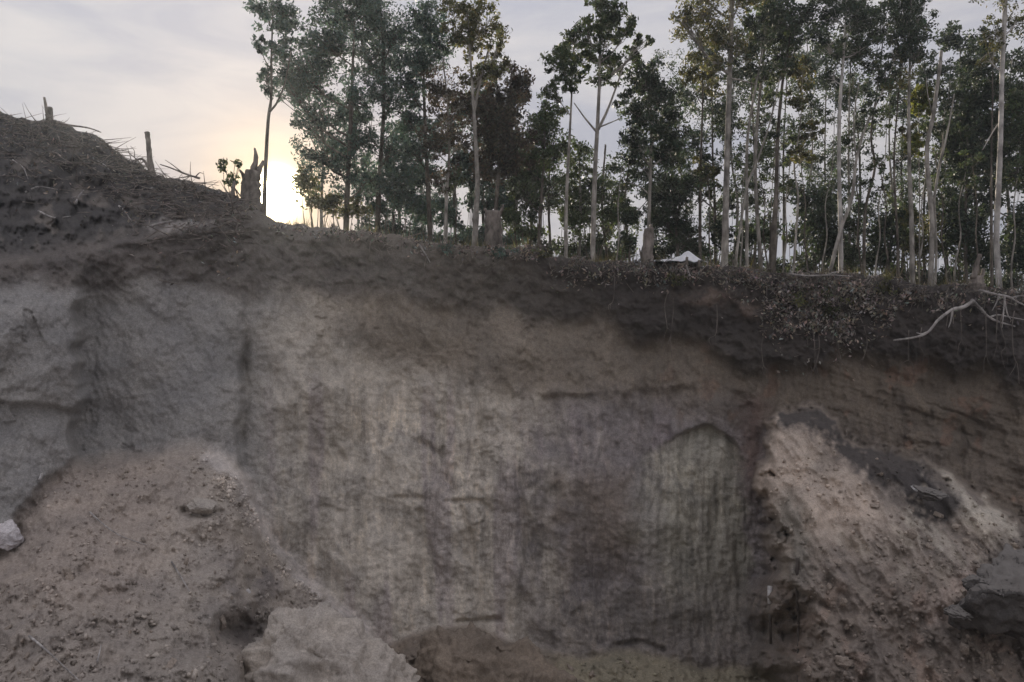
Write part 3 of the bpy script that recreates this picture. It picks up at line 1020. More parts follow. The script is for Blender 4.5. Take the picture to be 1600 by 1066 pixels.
make_tree('stout pale trunk right of the white tarpaulin, crown cut by the top', 16.5,
          [(1132, 413), (1134, 330), (1136, 248), (1140, 124), (1143, 20), (1145, -60)], 0.082,
          [(1097, 22, 36, 36, 760), (1068, 36, 18, 30, 300), (1122, 60, 28, 24, 400), (1160, 70, 22, 22, 240), (1090, -20, 44, 26, 600), (1160, -10, 36, 30, 520), (1120, 100, 20, 16, 150)], 'o', M_BARK, G,
          extra=[([(1140, 122), (1160, 126), (1182, 132)], 0.022), ([(1142, 50), (1115, 30), (1085, 14)], 0.025)], rtip=0.6)
make_tree('leaning slim trunk crossing its neighbours right of the stout pale trunk', 16.7,
          [(1150, 416), (1152, 388), (1167, 293), (1184, 250), (1206, 181), (1219, 120)], 0.042,
          [(1222, 112, 20, 20, 170), (1210, 150, 18, 18, 120), (1232, 86, 18, 18, 130)], 'g', M_BARK, G)
make_tree('straight slim trunk left in the bundle of five right of the stout trunk', 16.9,
          [(1167, 420), (1167, 320), (1168, 216), (1182, 129), (1193, 65), (1200, 0)], 0.05,
          [(1190, 60, 30, 28, 430), (1172, 100, 24, 22, 240), (1205, 16, 30, 26, 420), (1170, 40, 20, 22, 200)], 'd', M_BARK, G)
make_tree('middle trunk of the bundle of five, brightest of them', 17.1,
          [(1189, 422), (1180, 280), (1182, 207), (1191, 108), (1202, 0), (1206, -60)], 0.055,
          [(1215, 40, 32, 30, 460), (1190, -8, 34, 24, 420), (1230, 66, 26, 22, 280), (1192, 120, 18, 18, 110)], 'g', M_BARK, G,
          extra=[([(1190, 110), (1172, 60), (1150, 20), (1135, 0)], 0.02)])
make_tree('shaggy trunk hung with dry vine strands at the right of the bundle', 17.0,
          [(1207, 424), (1210, 350), (1213, 302), (1215, 216), (1224, 120), (1240, 30)], 0.085,
          [(1240, 40, 32, 30, 480), (1222, 100, 22, 22, 220), (1262, 20, 30, 24, 380), (1205, 206, 16, 18, 110)], 'd', M_BARKD, G,
          extra=[([(1204, 424), (1205, 330), (1211, 220)], 0.012), ([(1211, 424), (1217, 330), (1218, 230)], 0.012), ([(1201, 422), (1203, 350), (1190, 290)], 0.014)])
make_tree('crooked thin trunk standing in the bright gap right of the bundle', 16.9,
          [(1240, 426), (1242, 388), (1247, 310), (1241, 259), (1251, 190), (1254, 110)], 0.036,
          [(1256, 112, 24, 26, 230), (1268, 205, 17, 15, 170), (1244, 160, 20, 18, 120), (1258, 240, 20, 16, 120)], 'o', M_BARK, G)
make_tree('tall pale trunk whose foot is crossed by a leaning stem', 16.4,
          [(1314, 427), (1313, 345), (1311, 259), (1312, 172), (1318, 86), (1322, 20), (1324, -40)], 0.062,
          [(1300, 22, 36, 30, 560), (1335, 30, 32, 28, 480), (1318, -10, 40, 22, 500), (1290, 70, 30, 24, 330), (1342, 78, 26, 24, 280), (1300, 120, 26, 18, 170)], 'd', M_BARKW, G)
make_tree('leaning forked stem crossing the foot of the tall pale trunk', 16.3,
          [(1297, 427), (1314, 358), (1331, 310), (1338, 250), (1353, 198), (1379, 142), (1400, 86)], 0.05,
          [(1402, 80, 28, 26, 330), (1384, 112, 22, 20, 170), (1420, 50, 26, 22, 260), (1360, 160, 20, 18, 110)], 'd', M_BARK, G,
          extra=[([(1338, 250), (1334, 190), (1342, 130)], 0.022)])
make_tree('slender trunk directly behind the tall pale one', 18.6,
          [(1328, 430), (1327, 330), (1326, 230), (1328, 130), (1332, 40)], 0.045,
          [(1340, 60, 30, 28, 330), (1322, 92, 26, 24, 240), (1334, 130, 24, 20, 150)], 'd', M_BARK, G)
make_tree('thin wavy stem in front of the widest sky gap', 17.6,
          [(1350, 432), (1352, 330), (1367, 262), (1361, 210), (1372, 130), (1382, 40)], 0.045,
          [(1376, 40, 36, 32, 520), (1360, 82, 28, 24, 300), (1398, 10, 34, 24, 420), (1350, 20, 30, 24, 380)], 'd', M_BARKD, G)
make_tree('brown slim trunk left of the pair of grey trunks', 16.7,
          [(1404, 436), (1402, 367), (1397, 259), (1402, 170), (1410, 80)], 0.04,
          [(1414, 90, 26, 24, 280), (1400, 130, 22, 20, 150), (1428, 226, 14, 16, 150), (1416, 200, 14, 14, 90)], 'o', M_BARKD, G)
make_tree('straight grey trunk with a yellow green leaf tuft at mid height', 16.4,
          [(1426, 444), (1424, 345), (1421, 259), (1420, 172), (1422, 86), (1424, -10)], 0.065,
          [(1440, 22, 32, 30, 480), (1412, 30, 28, 28, 400), (1434, 76, 26, 24, 300), (1425, -10, 40, 24, 480)], 'd', M_BARK, G)
make_tree('bright yellow green sapling top catching light beside the straight grey trunk', 17.0,
          [(1436, 444), (1437, 340), (1436, 240), (1435, 150)], 0.022,
          [(1434, 152, 17, 20, 420), (1442, 172, 14, 12, 160), (1430, 228, 13, 16, 190)], 'y', M_BARK, G)
make_tree('dead snag with a broken top rising into the pale sky gap', 16.4,
          [(1454, 446), (1456, 345), (1448, 241), (1458, 181), (1468, 108), (1471, 80)], 0.062, [], 'd', M_BARK, G, rtip=0.5,
          extra=[([(1457, 330), (1465, 276), (1482, 198), (1491, 147)], 0.036), ([(1458, 181), (1450, 150), (1447, 120)], 0.015)])
make_tree('slim grey stem leaning against the dead snag', 16.8,
          [(1461, 446), (1463, 390), (1461, 300), (1472, 230), (1476, 170)], 0.036,
          [(1482, 160, 24, 22, 210), (1470, 196, 20, 18, 130)], 'd', M_BARK, G)
make_tree('white barked trunk near the right edge, brightest of all trunks', 15.9,
          [(1562, 454), (1557, 380), (1560, 302), (1564, 194), (1566, 108), (1571, 0), (1573, -60)], 0.066,
          [(1590, 30, 26, 24, 180), (1556, 50, 22, 24, 140), (1560, -20, 40, 24, 320), (1540, 86, 20, 16, 110)], 'o', M_BARKW, G, rtip=0.6,
          extra=[([(1563, 190), (1552, 205), (1535, 235)], 0.02)])
make_tree('thin dark trunk just left of the white barked one', 17.0,
          [(1550, 448), (1549, 340), (1549, 237), (1551, 150), (1550, 65)], 0.04,
          [(1532, 108, 28, 28, 460), (1556, 130, 24, 22, 280), (1545, 62, 22, 22, 200)], 'd', M_BARKD, G)
make_tree('dark leafy tree between the dead snag and the white trunk', 18.0,
          [(1510, 450), (1508, 340), (1512, 250), (1518, 150)], 0.06,
          [(1522, 146, 32, 28, 560), (1505, 190, 36, 32, 700), (1540, 205, 36, 34, 760), (1512, 245, 40, 30, 700), (1552, 255, 30, 28, 460), (1490, 225, 26, 28, 380)], 'd', M_BARKD, G)
make_tree('leafy dark tree cut by the right edge of the wood', 17.4,
          [(1606, 456), (1604, 340), (1602, 240), (1600, 130)], 0.06,
          [(1592, 170, 30, 30, 520), (1618, 150, 34, 34, 500), (1600, 215, 32, 28, 480), (1625, 260, 36, 34, 480), (1588, 270, 26, 26, 300)], 'g', M_BARKD, G)
for (x0, bend, tp_, Yq) in ((1156, 8, 250, 17.3), (1200, -14, 180, 17.4), (1224, 10, 240, 17.8), (1262, -10, 200, 17.2), (1284, 16, 170, 17.9), (1346, -12, 210, 17.3), (1368, 14, 180, 17.6), (1390, -16, 250, 17.0),
                            (1436, 12, 190, 17.7), (1478, -14, 230, 17.2), (1492, 18, 200, 17.5), (1530, -10, 240, 17.1), (1580, 12, 210, 17.2), (1112, -8, 270, 17.6), (962, 10, 280, 17.4), (716, -8, 270, 17.6)):
    make_tree('thin crooked sapling stem tangled among the stouter trunks', Yq, [(x0, 420), (x0 + bend * 0.5, 370), (x0 + bend * 0.35, 320), (x0 + bend * 1.0, 262), (x0 + bend * 1.3, tp_)], 0.024,
              [(x0 + bend, tp_ + 8, 18, 18, 70), (x0 + bend * 1.2, 290, 16, 14, 40)], 'g', M_BARK if bend > 0 else M_BARKD, 'thin crooked saplings among the trunks')
# a few beyond the frame on the right so that the wood goes on
for i, px in enumerate((1660, 1720, 1790)):
    make_tree('dark leafy tree of the wood beyond the right edge', 17.5 + i, [(px, 456), (px + 5, 300), (px - 4, 120), (px, 20)], 0.06,
              [(px, 30, 50, 40, 600), (px - 20, 110, 50, 40, 700), (px + 20, 190, 50, 40, 700), (px, 280, 50, 40, 600)], 'd', M_BARKD, 'trees beyond the right edge')

# trees deeper in the wood: two ranks, each with its own crown
GB = 'slender trees deeper in the wood'

back = [(505, 'b'), (560, 'b'), (628, 'b'), (660, 'b'), (712, 'b'), (758, 'b'), (800, 'g'), (828, 'g'), (862, 'g'), (905, 'g'), (950, 'g'), (985, 'd'),
        (1025, 'd'), (1070, 'd'), (1118, 'd'), (1146, 'd'), (1178, 'g'), (1225, 'd'), (1262, 'd'), (1288, 'd'), (1338, 'd'), (1390, 'g'), (1412, 'd'),
        (1444, 'd'), (1480, 'd'), (1500, 'd'), (1530, 'd'), (1575, 'd'), (1620, 'd'), (1680, 'd')]
for i, (px, lf) in enumerate(back):
    Y = 21.0 + 4.5 * rng.random()
    top = 170 + 60 * rng.random() if px < 1060 else 20 + 110 * rng.random()
    if px < 800:
        top = 120 + 90 * rng.random()
    if px in (862, 905, 950):
        top = 215 + 30 * rng.random()
    j = rng.normal(0, 5, 4)
    bl = []
    y = top + 12
    while y < 330:
        r = 22 + 12 * rng.random()
        big = 1.0 if not (1340 < px < 1400 and 190 < y < 300) else 0.2
        bl.append((px + rng.normal(0, 20), y, r, r * 0.85, int((170 + 200 * rng.random()) * big)))
        y += r * (1.0 + 0.5 * rng.random())
    lab_back, GB = (('slender dim tree standing behind the hazy left group of trees', 'slender trees behind the left group') if px < 815 else
                    ('slender dim tree deeper in the wood behind the open crowned tree and tarpaulin', 'slender trees behind the open crowned tree') if px < 1110 else
                    ('slender dim tree deeper in the wood behind the right hand trunks', 'slender trees behind the right hand trunks'))
    make_tree(lab_back, Y, [(px, 420), (px + j[0], 320), (px + j[1], 230), (px + j[2], top)], 0.05 + 0.02 * rng.random(), bl, lf,
              M_BARKD if i % 3 else M_BARK, GB, size=0.12, twigs=False)

# undergrowth bushes at the foot of the wood
def make_bush(label, Y, blobs, leaf, group, stems=4, size=0.105):
    cx = np.mean([b[0] for b in blobs])
    bz = plateau(cx, Y) - 0.05
    b0 = np.array([(cx - 800) / FPX * Y / CP, Y, bz])
    root = thing('shrub', label, 'shrub', b0, group)
    cen, cnt, rad = [], [], []
    sb = MB()
    for (bx, by, rx, ry, n) in blobs:
        bc = at(bx, by, Y + float(rng.normal(0, 0.15)))
        rw = np.array([rx, 0.5 * (rx + ry), ry]) / FPX * Y
        n = int(n * 1.8)
        k = max(4, int(3 + n / 90))
        dd = rng.standard_normal((k, 3))
        dd /= np.linalg.norm(dd, axis=1)[:, None]
        sub = bc + dd * (rng.random(k) ** 0.5)[:, None] * rw * 0.8
        for q in sub[:stems]:
            s = b0 + np.array([rng.normal(0, 0.12), rng.normal(0, 0.08), 0])
            sb.tube(catmull([s, (s + q) / 2 + rng.standard_normal(3) * 0.06, q], 6), np.linspace(0.016, 0.005, 6), 4)
        w = rng.random(k) + 0.35
        w /= w.sum()
        cen += list(sub)
        cnt += [max(4, int(n * a)) for a in w]
        rad += [rw * (0.36 + 0.26 * rng.random()) for _ in range(k)]
    link('stem', sb.mesh('stem'), M_BARKD, root)
    link('foliage', leaves_mesh('foliage', cen, cnt, rad, size), M_LEAF[leaf], root)
    return root


GU = 'undergrowth shrubs at the foot of the wood'
make_bush('dark dense shrub filling the wood right of the bright gap', 18.8, [(1280, 350, 36, 48, 1300), (1292, 390, 38, 34, 900), (1270, 310, 26, 24, 400)], 'd', GU)
make_bush('dark shrub under the widest sky gap', 18.6, [(1380, 365, 34, 36, 900), (1372, 400, 36, 26, 700), (1390, 335, 22, 20, 260)], 'd', GU)
make_bush('broad dark shrub left of the white barked trunk', 18.4, [(1500, 365, 46, 40, 1400), (1520, 405, 44, 34, 1000), (1485, 320, 30, 26, 460)], 'd', GU)
make_bush('dark shrub at the right edge behind the white barked trunk', 18.0, [(1590, 350, 34, 36, 800), (1600, 400, 34, 36, 800)], 'd', GU)
make_bush('dark green shrub behind the tarpaulin', 20.5, [(1062, 372, 34, 30, 900), (1090, 390, 26, 22, 460), (1040, 390, 26, 22, 400)], 'd', GU)
make_bush('low grey green shrub right of the broken stump', 18.4, [(805, 345, 28, 26, 420), (828, 362, 26, 20, 340)], 'g', GU)
make_bush('hazy low shrub left of the slim grey trunk', 18.2, [(612, 285, 38, 34, 800), (640, 315, 34, 30, 560), (600, 325, 30, 24, 380)], 'b', GU)
make_bush('loose shrub glowing beside the sun', 17.2, [(480, 300, 26, 36, 330), (500, 318, 26, 26, 280)], 'o', GU)
make_bush('thin shrub between the sun and the dense bluish tree', 17.6, [(520, 318, 24, 24, 260), (555, 325, 24, 22, 260)], 'o', GU)
make_bush('low shrub behind the slim grey trunk', 18.6, [(668, 335, 28, 26, 420), (705, 340, 24, 22, 300)], 'b', GU)
make_bush('low shrub at the foot of the open crowned tree', 18.8, [(900, 350, 28, 26, 360), (955, 345, 28, 30, 420), (925, 375, 26, 14, 220)], 'g', GU)
make_bush('shrub left of the round topped stump', 18.4, [(975, 375, 22, 22, 330), (985, 340, 22, 20, 260)], 'd', GU)
make_bush('shrub at the foot of the bundle of five trunks', 18.6, [(1160, 375, 24, 30, 420), (1195, 360, 24, 34, 420), (1130, 370, 18, 26, 260)], 'd', GU)
make_bush('olive shrub behind the pair of grey trunks', 18.2, [(1440, 390, 24, 36, 520), (1420, 340, 20, 26, 280), (1460, 350, 20, 26, 260)], 'o', GU)
make_bush('shrub at the foot of the tall pale trunk', 18.0, [(1325, 400, 22, 26, 400), (1330, 350, 18, 24, 240)], 'g', GU)
make_bush('small leafy sapling left of the spired stump, against the glow', 16.0, [(350, 262, 14, 14, 70), (362, 282, 14, 12, 70), (372, 258, 8, 10, 25)], 'g', GU, stems=3, size=0.10)

for i, px in enumerate((575, 612, 655, 690, 722, 756, 790, 815, 848, 880, 915, 945, 975, 1020, 1100, 1145, 1178, 1215, 1255, 1310, 1345, 1405, 1440, 1470, 1545, 1575, 1620)):
    w = 18 + 10 * rng.random()
    yb = float(edge_y(np.array([float(px)]))[0])
    lab, gg = (('low dim bush closing the wood behind the left group of trees', 'bushes behind the left group') if px < 830 else
               ('low dim bush closing the wood behind the open crowned tree', 'bushes behind the open crowned tree') if px < 1120 else
               ('low dim bush closing the wood behind the right hand trunks', 'bushes behind the right hand trunks'))
    make_bush(lab, 20.5 + 4 * rng.random(), [(px, yb - 6 - 8 * rng.random(), w * 1.2, 22, 420), (px + rng.normal(0, 10), yb - 58 - 14 * rng.random(), w * 0.9, 24, 280),
                                          (px + rng.normal(0, 14), yb - 96 - 20 * rng.random(), w * 0.8, 20, 130)], ('b' if px < 800 else 'gdd'[i % 3]), gg, size=0.12)

# ------------------------------------------------------------------ stumps, snags and dead poles
def snag(name, label, cat, Y, outline, width, tops, m, sides=11):
    """broken stump: a tapering ragged tube with torn splinters"""
    px, pyb = outline[0]
    base = at(px, pyb, Y)
    root = thing(name, label, cat, base)
    mb = MB()
    P_ = catmull([at(a, b, Y) for a, b in outline], 14)
    R = np.interp(np.linspace(0, 1, 14), np.linspace(0, 1, len(width)), np.array(width) / FPX * Y / 2)
    mb.tube(P_, R, sides, 0.10)
    link('bole', mb.mesh('bole'), m, root)
    for pts, w0, w1 in tops:
        sb = MB()
        S = catmull([at(a, b, Y + rng.normal(0, 0.05)) for a, b in pts], 7)
        sb.tube(S, np.linspace(w0, w1, 7) / FPX * Y / 2, 6, 0.12)
        link('splinter', sb.mesh('splinter'), m, root)
    return root


snag('tree_stump', 'torn spired stump silhouetted just left of the sun', 'stump', 15.4, [(392, 335), (392, 300), (394, 268)], [40, 31, 24],
     [([(393, 285), (397, 262), (400, 246), (398, 232)], 16, 3), ([(399, 280), (407, 262), (411, 252)], 12, 4), ([(385, 290), (380, 274), (375, 266)], 10, 3),
      ([(366, 318), (364, 300), (366, 284)], 9, 5)], M_DEAD)
snag('tree_stump', 'square broken stump amid the trees, left centre of the rim', 'stump', 16.2, [(771, 400), (771, 360), (770, 331)], [30, 26, 24],
     [([(778, 340), (784, 328), (786, 320)], 8, 3), ([(762, 342), (760, 330), (757, 326)], 7, 3)], M_DEAD)
snag('tree_stump', 'round topped brown stump under the dark bushy tree', 'stump', 15.9, [(1012, 420), (1012, 390), (1014, 358)], [22, 18, 15],
     [([(1015, 372), (1018, 360), (1017, 352)], 9, 5), ([(1006, 410), (1002, 400), (999, 388)], 5, 2)], M_DEAD)
snag('tree_stump', 'low jagged stump with a slanting shard near the right edge', 'stump', 15.4, [(1526, 458), (1526, 446), (1525, 432)], [26, 24, 18],
     [([(1522, 436), (1526, 414), (1532, 397)], 10, 6), ([(1530, 440), (1536, 428), (1536, 420)], 8, 4)], M_DEAD)
snag('dead_pole', 'two pronged dead stub highest on the left hill', 'dead tree', dep(76, 192) + 0.2, [(77, 200), (77, 184), (77, 168)], [13, 11, 9],
     [([(76, 188), (72, 168), (69, 152)], 6, 4)], M_DEAD)
snag('dead_pole', 'tall curved dead pole standing on the hill shoulder', 'dead tree', dep(236, 272) + 0.2, [(238, 278), (234, 250), (232, 225), (230, 207)], [13, 8, 7, 8],
     [([(232, 262), (222, 248), (210, 254)], 5, 2)], M_DEAD)


def branch(name, label, cat, pts, r, m, group=None, forks=(), lift=0.05, Yfix=None, sides=6):
    W = []
    for a, b in pts:
        Y = Yfix if Yfix else dep(a, b) - lift
        W.append(at(a, b, Y))
    root = thing(name, label, cat, W[0], group)
    mb = MB()
    n = 6 + 4 * len(pts)
    mb.tube(catmull(W, n), np.linspace(r, r * 0.4, n), sides, 0.08)
    link('stem', mb.mesh('stem'), m, root)
    for f in forks:
        fb = MB()
        F = [at(a, b, (Yfix if Yfix else dep(a, b) - lift)) for a, b in f]
        fb.tube(catmull(F, 10), np.linspace(r * 0.6, r * 0.2, 10), 5, 0.08)
        link('twig', fb.mesh('twig'), m, root)
    return root


branch('dead_branch', 'long thin branch jutting right from the top of the left hill', 'branch', [(88, 192), (110, 196), (138, 200), (158, 207)], 0.03, M_DEAD, Yfix=17.0)
branch('dead_branch', 'bare twiggy branch lying on the hill crest right of the curved pole', 'branch', [(312, 279), (290, 272), (268, 263), (250, 257)], 0.025, M_DEAD, Yfix=15.6,
       forks=[[(285, 270), (270, 258), (258, 250)], [(300, 275), (282, 278), (268, 280)], [(306, 276), (312, 270), (318, 272)]])
branch('dead_branch', 'spray of thin twigs on the hill edge left of the curved pole', 'branch', [(225, 262), (212, 248), (200, 238)], 0.018, M_DEAD, Yfix=15.9,
       forks=[[(215, 252), (205, 250), (192, 244)], [(210, 246), (210, 236), (204, 228)]])
YR = dep(1500, 490) - 0.35
branch('dead_root', 'long bleached root snaking left from under the jagged stump', 'root', [(1522, 470), (1505, 480), (1488, 484), (1466, 500), (1450, 519), (1430, 527), (1396, 532)], 0.040, M_ROOT, Yfix=YR,
       forks=[[(1488, 484), (1486, 500), (1482, 512)], [(1450, 519), (1440, 522), (1432, 520)]])
branch('dead_root', 'bleached root bending down right under the jagged stump', 'root', [(1518, 468), (1532, 482), (1546, 496), (1564, 504), (1586, 510)], 0.034, M_ROOT, Yfix=YR + 0.02,
       forks=[[(1546, 496), (1560, 492), (1580, 496), (1602, 500)]])
branch('dead_branch', 'pale branch arching over the rim at the right edge', 'branch', [(1530, 454), (1556, 460), (1576, 464), (1590, 472), (1612, 482)], 0.030, M_ROOT, Yfix=YR - 0.1,
       forks=[[(1562, 461), (1556, 475), (1550, 486)], [(1568, 462), (1574, 490), (1580, 500)], [(1580, 466), (1596, 462), (1612, 466)], [(1570, 464), (1568, 490), (1566, 512)]])
branch('dead_branch', 'short grey branch along the rim above the leaf litter', 'branch', [(1232, 428), (1262, 431), (1300, 430), (1330, 432)], 0.022, M_ROOT, Yfix=15.2, forks=[[(1290, 430), (1310, 424), (1322, 424)]])
branch('dead_branch', 'pale stick leaning on the rim right of the slim grey trunk', 'branch', [(655, 382), (664, 396), (672, 410)], 0.022, M_ROOT)
for (pts, rr) in (([(118, 318), (124, 306), (132, 296)], 0.03), ([(186, 322), (196, 332), (206, 346)], 0.022), ([(112, 310), (136, 304), (158, 308)], 0.024), ([(40, 300), (60, 292), (90, 296)], 0.02),
                  ([(228, 356), (250, 349), (276, 344)], 0.03), ([(20, 250), (36, 262), (44, 280)], 0.018), ([(150, 250), (168, 262), (178, 280)], 0.018), ([(60, 330), (84, 340), (110, 338)], 0.02), ([(270, 320), (292, 312), (318, 316)], 0.018)):
    branch('stick', 'pale dry stick lying on the face of the left hill', 'stick', pts, rr, M_ROOT, 'pale sticks scattered on the left hill', lift=0.04)
branch('twig', 'straight grey twig lying on the left debris slope', 'twig', [(268, 878), (282, 900), (297, 926)], 0.013, M_ROOT, lift=0.06)
branch('twig', 'long reddish twig in the bottom left corner', 'twig', [(46, 994), (70, 1014), (96, 1038), (124, 1064)], 0.013, M_ROOT, lift=0.08)
branch('twig', 'short pale twig standing upright low on the debris slope', 'twig', [(152, 1034), (155, 1022), (158, 1008)], 0.011, M_ROOT, lift=0.08)
branch('twig', 'thin pale twig high on the left debris slope', 'twig', [(140, 800), (165, 822), (190, 838), (230, 852)], 0.012, M_ROOT, lift=0.06)
branch('hanging_root', 'thin brown root hanging down the spur face beside the white stake', 'root', [(1246, 872), (1245, 920), (1247, 980), (1246, 1066)], 0.028, M_FINEROOT, lift=0.03)
GR = 'fine roots hanging from the topsoil'
for (a, b, c) in ((1262, 530, 600), (1270, 540, 610), (1279, 545, 596), (1308, 530, 592), (1316, 540, 575), (1478, 490, 575), (1490, 495, 585), (1500, 500, 560), (1540, 510, 590),
                  (1556, 500, 560), (1570, 505, 575), (1585, 510, 600), (1044, 478, 545), (1052, 490, 560), (1195, 540, 600), (1120, 500, 545), (1350, 535, 580), (1420, 540, 585), (960, 450, 492), (1440, 536, 572)):
    Yh = min(dep(a, b), dep(a, c)) - 0.10
    x1, x2 = a + rng.normal(0, 3), a + rng.normal(0, 5)
    o = branch('hanging_root', 'thin root strand hanging from the dark topsoil band', 'root', [(a, b - 24), (a + rng.normal(0, 3), b), (x1, (b + c) / 2), ((x1 + x2) / 2 + rng.normal(0, 4), (b + 2 * c) / 3), (x2, c)], 0.011, M_FINEROOT, GR, Yfix=Yh, sides=5,
               forks=[[(x1, (b + c) / 2), (x1 + rng.normal(0, 6), (b + 2 * c) / 3), (x1 + rng.normal(0, 8), c - 6)]])

# ------------------------------------------------------------------ tarpaulin and stakes
Yt = 15.75
m, nt, p, out = mat('tarpaulin')
pos = objco(nt)
n1 = noise(nt, pos, 6, 4)
nt.links.new(ramp(nt, n1, [(0.3, (0.66, 0.67, 0.70)), (0.7, (0.80, 0.80, 0.82))]), p.inputs['Base Color'])
p.inputs['Roughness'].default_value = 0.5
M_TARP = m
tarp = thing('tarpaulin', 'small white tarpaulin pitched like a tent on the rim', 'tarpaulin', at(1075, 414, Yt))
ax_ = np.linspace(0, 1, 40)
bx_ = np.linspace(0, 1, 16)
prof = [(1016, 410), (1030, 407), (1048, 406), (1058, 402), (1068, 395), (1076, 392), (1084, 398), (1094, 409)]
V = []
for a in ax_:
    px = 1016 + a * 79
    top = line(px, prof)
    for b in bx_:
        Yb = Yt - 0.45 + 0.9 * b
        zt = at(px, top, Yt)[2]
        zb = at(px, 414, Yt)[2]
        h = (zt - zb) * (1 - abs(2 * b - 1) ** 1.3)
        xx = at(px, top, Yt)[0]
        V.append((xx + 0.02 * math.sin(7 * b + 9 * a), Yb, zb + h + 0.012 * math.sin(23 * a + 5 * b) + 0.01 * math.sin(11 * b + 31 * a)))
V = np.array(V)
q = []
for i in range(39):
    for j in range(15):
        q.append((i * 16 + j, i * 16 + j + 1, (i + 1) * 16 + j + 1, (i + 1) * 16 + j))
q = np.array(q)
V2 = V - np.array([0, 0, 0.012])
tm = mesh_np('sheet', np.vstack([V, V2]), np.vstack([q, q[:, ::-1] + len(V)]))
link('sheet', tm, M_TARP, tarp)
for (a, b, c) in ((1073, 402, 416), (1092, 407, 416)):
    pb = MB()
    pb.tube(catmull([at(a, c + 4, Yt - 0.50), at(a, (b + c) / 2, Yt - 0.5), at(a + 0.5, b, Yt - 0.49)], 5), 0.028, 7, 0.08)
    link('post', pb.mesh('post'), M_BARKD, tarp)
branch('stake', 'short pale stake sticking out of the rim below the tarpaulin', 'stake', [(1077, 432), (1075, 424), (1072, 414)], 0.030, M_ROOT, Yfix=dep(1076, 428) - 0.12)
st = thing('stake', 'white topped stake standing at the left foot of the spur', 'stake', at(1203, 1000, dep(1203, 1000)))
Ys = min(dep(1203, y) for y in (915, 940, 970, 1000)) - 0.06
sb = MB()
sb.tube([at(1204, 1006, Ys), at(1203.5, 970, Ys), at(1203, 942, Ys)], 0.022, 7, 0.05)
link('shaft', sb.mesh('shaft'), M_DEAD, st)
sb = MB()
sb.tube([at(1203, 943, Ys), at(1203, 930, Ys), at(1203, 916, Ys)], 0.040, 8, 0.03)
m, nt, p, out = mat('white_paint')
nt.links.new(ramp(nt, noise(nt, objco(nt), 20, 4), [(0.3, (0.45, 0.43, 0.42)), (0.7, (0.72, 0.70, 0.70))]), p.inputs['Base Color'])
M_WHITE = m
link('painted_tip', sb.mesh('painted_tip'), M_WHITE, st)

# ------------------------------------------------------------------ boulders, clods and rubble
_t = (1 + 5 ** 0.5) / 2
ICO_V = np.array([(-1, _t, 0), (1, _t, 0), (-1, -_t, 0), (1, -_t, 0), (0, -1, _t), (0, 1, _t), (0, -1, -_t), (0, 1, -_t), (_t, 0, -1), (_t, 0, 1), (-_t, 0, -1), (-_t, 0, 1)])
ICO_V = ICO_V / np.linalg.norm(ICO_V[0])
ICO_F = np.array([(0, 11, 5), (0, 5, 1), (0, 1, 7), (0, 7, 10), (0, 10, 11), (1, 5, 9), (5, 11, 4), (11, 10, 2), (10, 7, 6), (7, 1, 8), (3, 9, 4), (3, 4, 2), (3, 2, 6), (3, 6, 8), (3, 8, 9),
                  (4, 9, 5), (2, 4, 11), (6, 2, 10), (8, 6, 7), (9, 8, 1)])


def subdiv(v, f, n):
    for _ in range(n):
        v = list(map(tuple, v))
        cache, nf = {}, []

        def mid(a, b):
            kk = (min(a, b), max(a, b))
            if kk not in cache:
                mm = (np.array(v[a]) + np.array(v[b])) / 2
                v.append(tuple(mm / np.linalg.norm(mm)))
                cache[kk] = len(v) - 1
            return cache[kk]
        for a, b, c in f:
            x, y, z = mid(a, b), mid(b, c), mid(c, a)
            nf += [(a, x, z), (b, y, x), (c, z, y), (x, y, z)]
        f = nf
    return np.array(v), np.array(f)


def tri_noise(v, seed, octs):
    return 0.6 * (fbm(v[:, 0] + seed, v[:, 1] - 0.37 * v[:, 2], octs, seed, 0.6) + fbm(v[:, 1] + 0.41 * v[:, 0], v[:, 2] + seed, octs, seed + 31, 0.6)
                  + fbm(v[:, 2] - seed, v[:, 0] + 0.33 * v[:, 1], octs, seed + 57, 0.6))


def hull_rock(name, label, cat, pts, seed, m, rough=0.05, cuts=4, group=None):
    """broken rock: the hull of hand placed corners, its faces split finely and roughened"""
    W = np.array([at(a, b, y) for a, b, y in pts])
    c0 = W.mean(0)
    bm = bmesh.new()
    for p_ in W - c0:
        bm.verts.new(p_)
    r = bmesh.ops.convex_hull(bm, input=bm.verts[:])
    junk = [g for g in set(r['geom_interior'] + r['geom_unused']) if isinstance(g, bmesh.types.BMVert)]
    if junk:
        bmesh.ops.delete(bm, geom=junk, context='VERTS')
    bmesh.ops.triangulate(bm, faces=bm.faces[:])
    for it in range(cuts):
        bmesh.ops.subdivide_edges(bm, edges=[e for e in bm.edges if e.calc_length() > 0.05], cuts=1, use_grid_fill=True)
        bmesh.ops.triangulate(bm, faces=[f for f in bm.faces if len(f.verts) > 3])
        if it == 1:
            bmesh.ops.smooth_vert(bm, verts=bm.verts[:], factor=0.2, use_axis_x=True, use_axis_y=True, use_axis_z=True)
    bm.normal_update()
    bm.verts.ensure_lookup_table()
    v = np.array([vv_.co for vv_ in bm.verts])
    n_ = np.array([vv_.normal for vv_ in bm.verts])
    d = rough * (tri_noise(v * 2.2, seed, 5) - 0.5 * np.maximum(0, tri_noise(v * 1.1, seed + 5, 2))) + rough * 0.25 * tri_noise(v * 9.0, seed + 3, 3)
    for vv_, q_ in zip(bm.verts, v + n_ * d[:, None]):
        vv_.co = q_
    me_ = bpy.data.meshes.new(name)
    bm.to_mesh(me_)
    bm.free()
    o = link(name, me_, m)
    o.location = tuple(c0)
    return tag(o, label, cat, group)


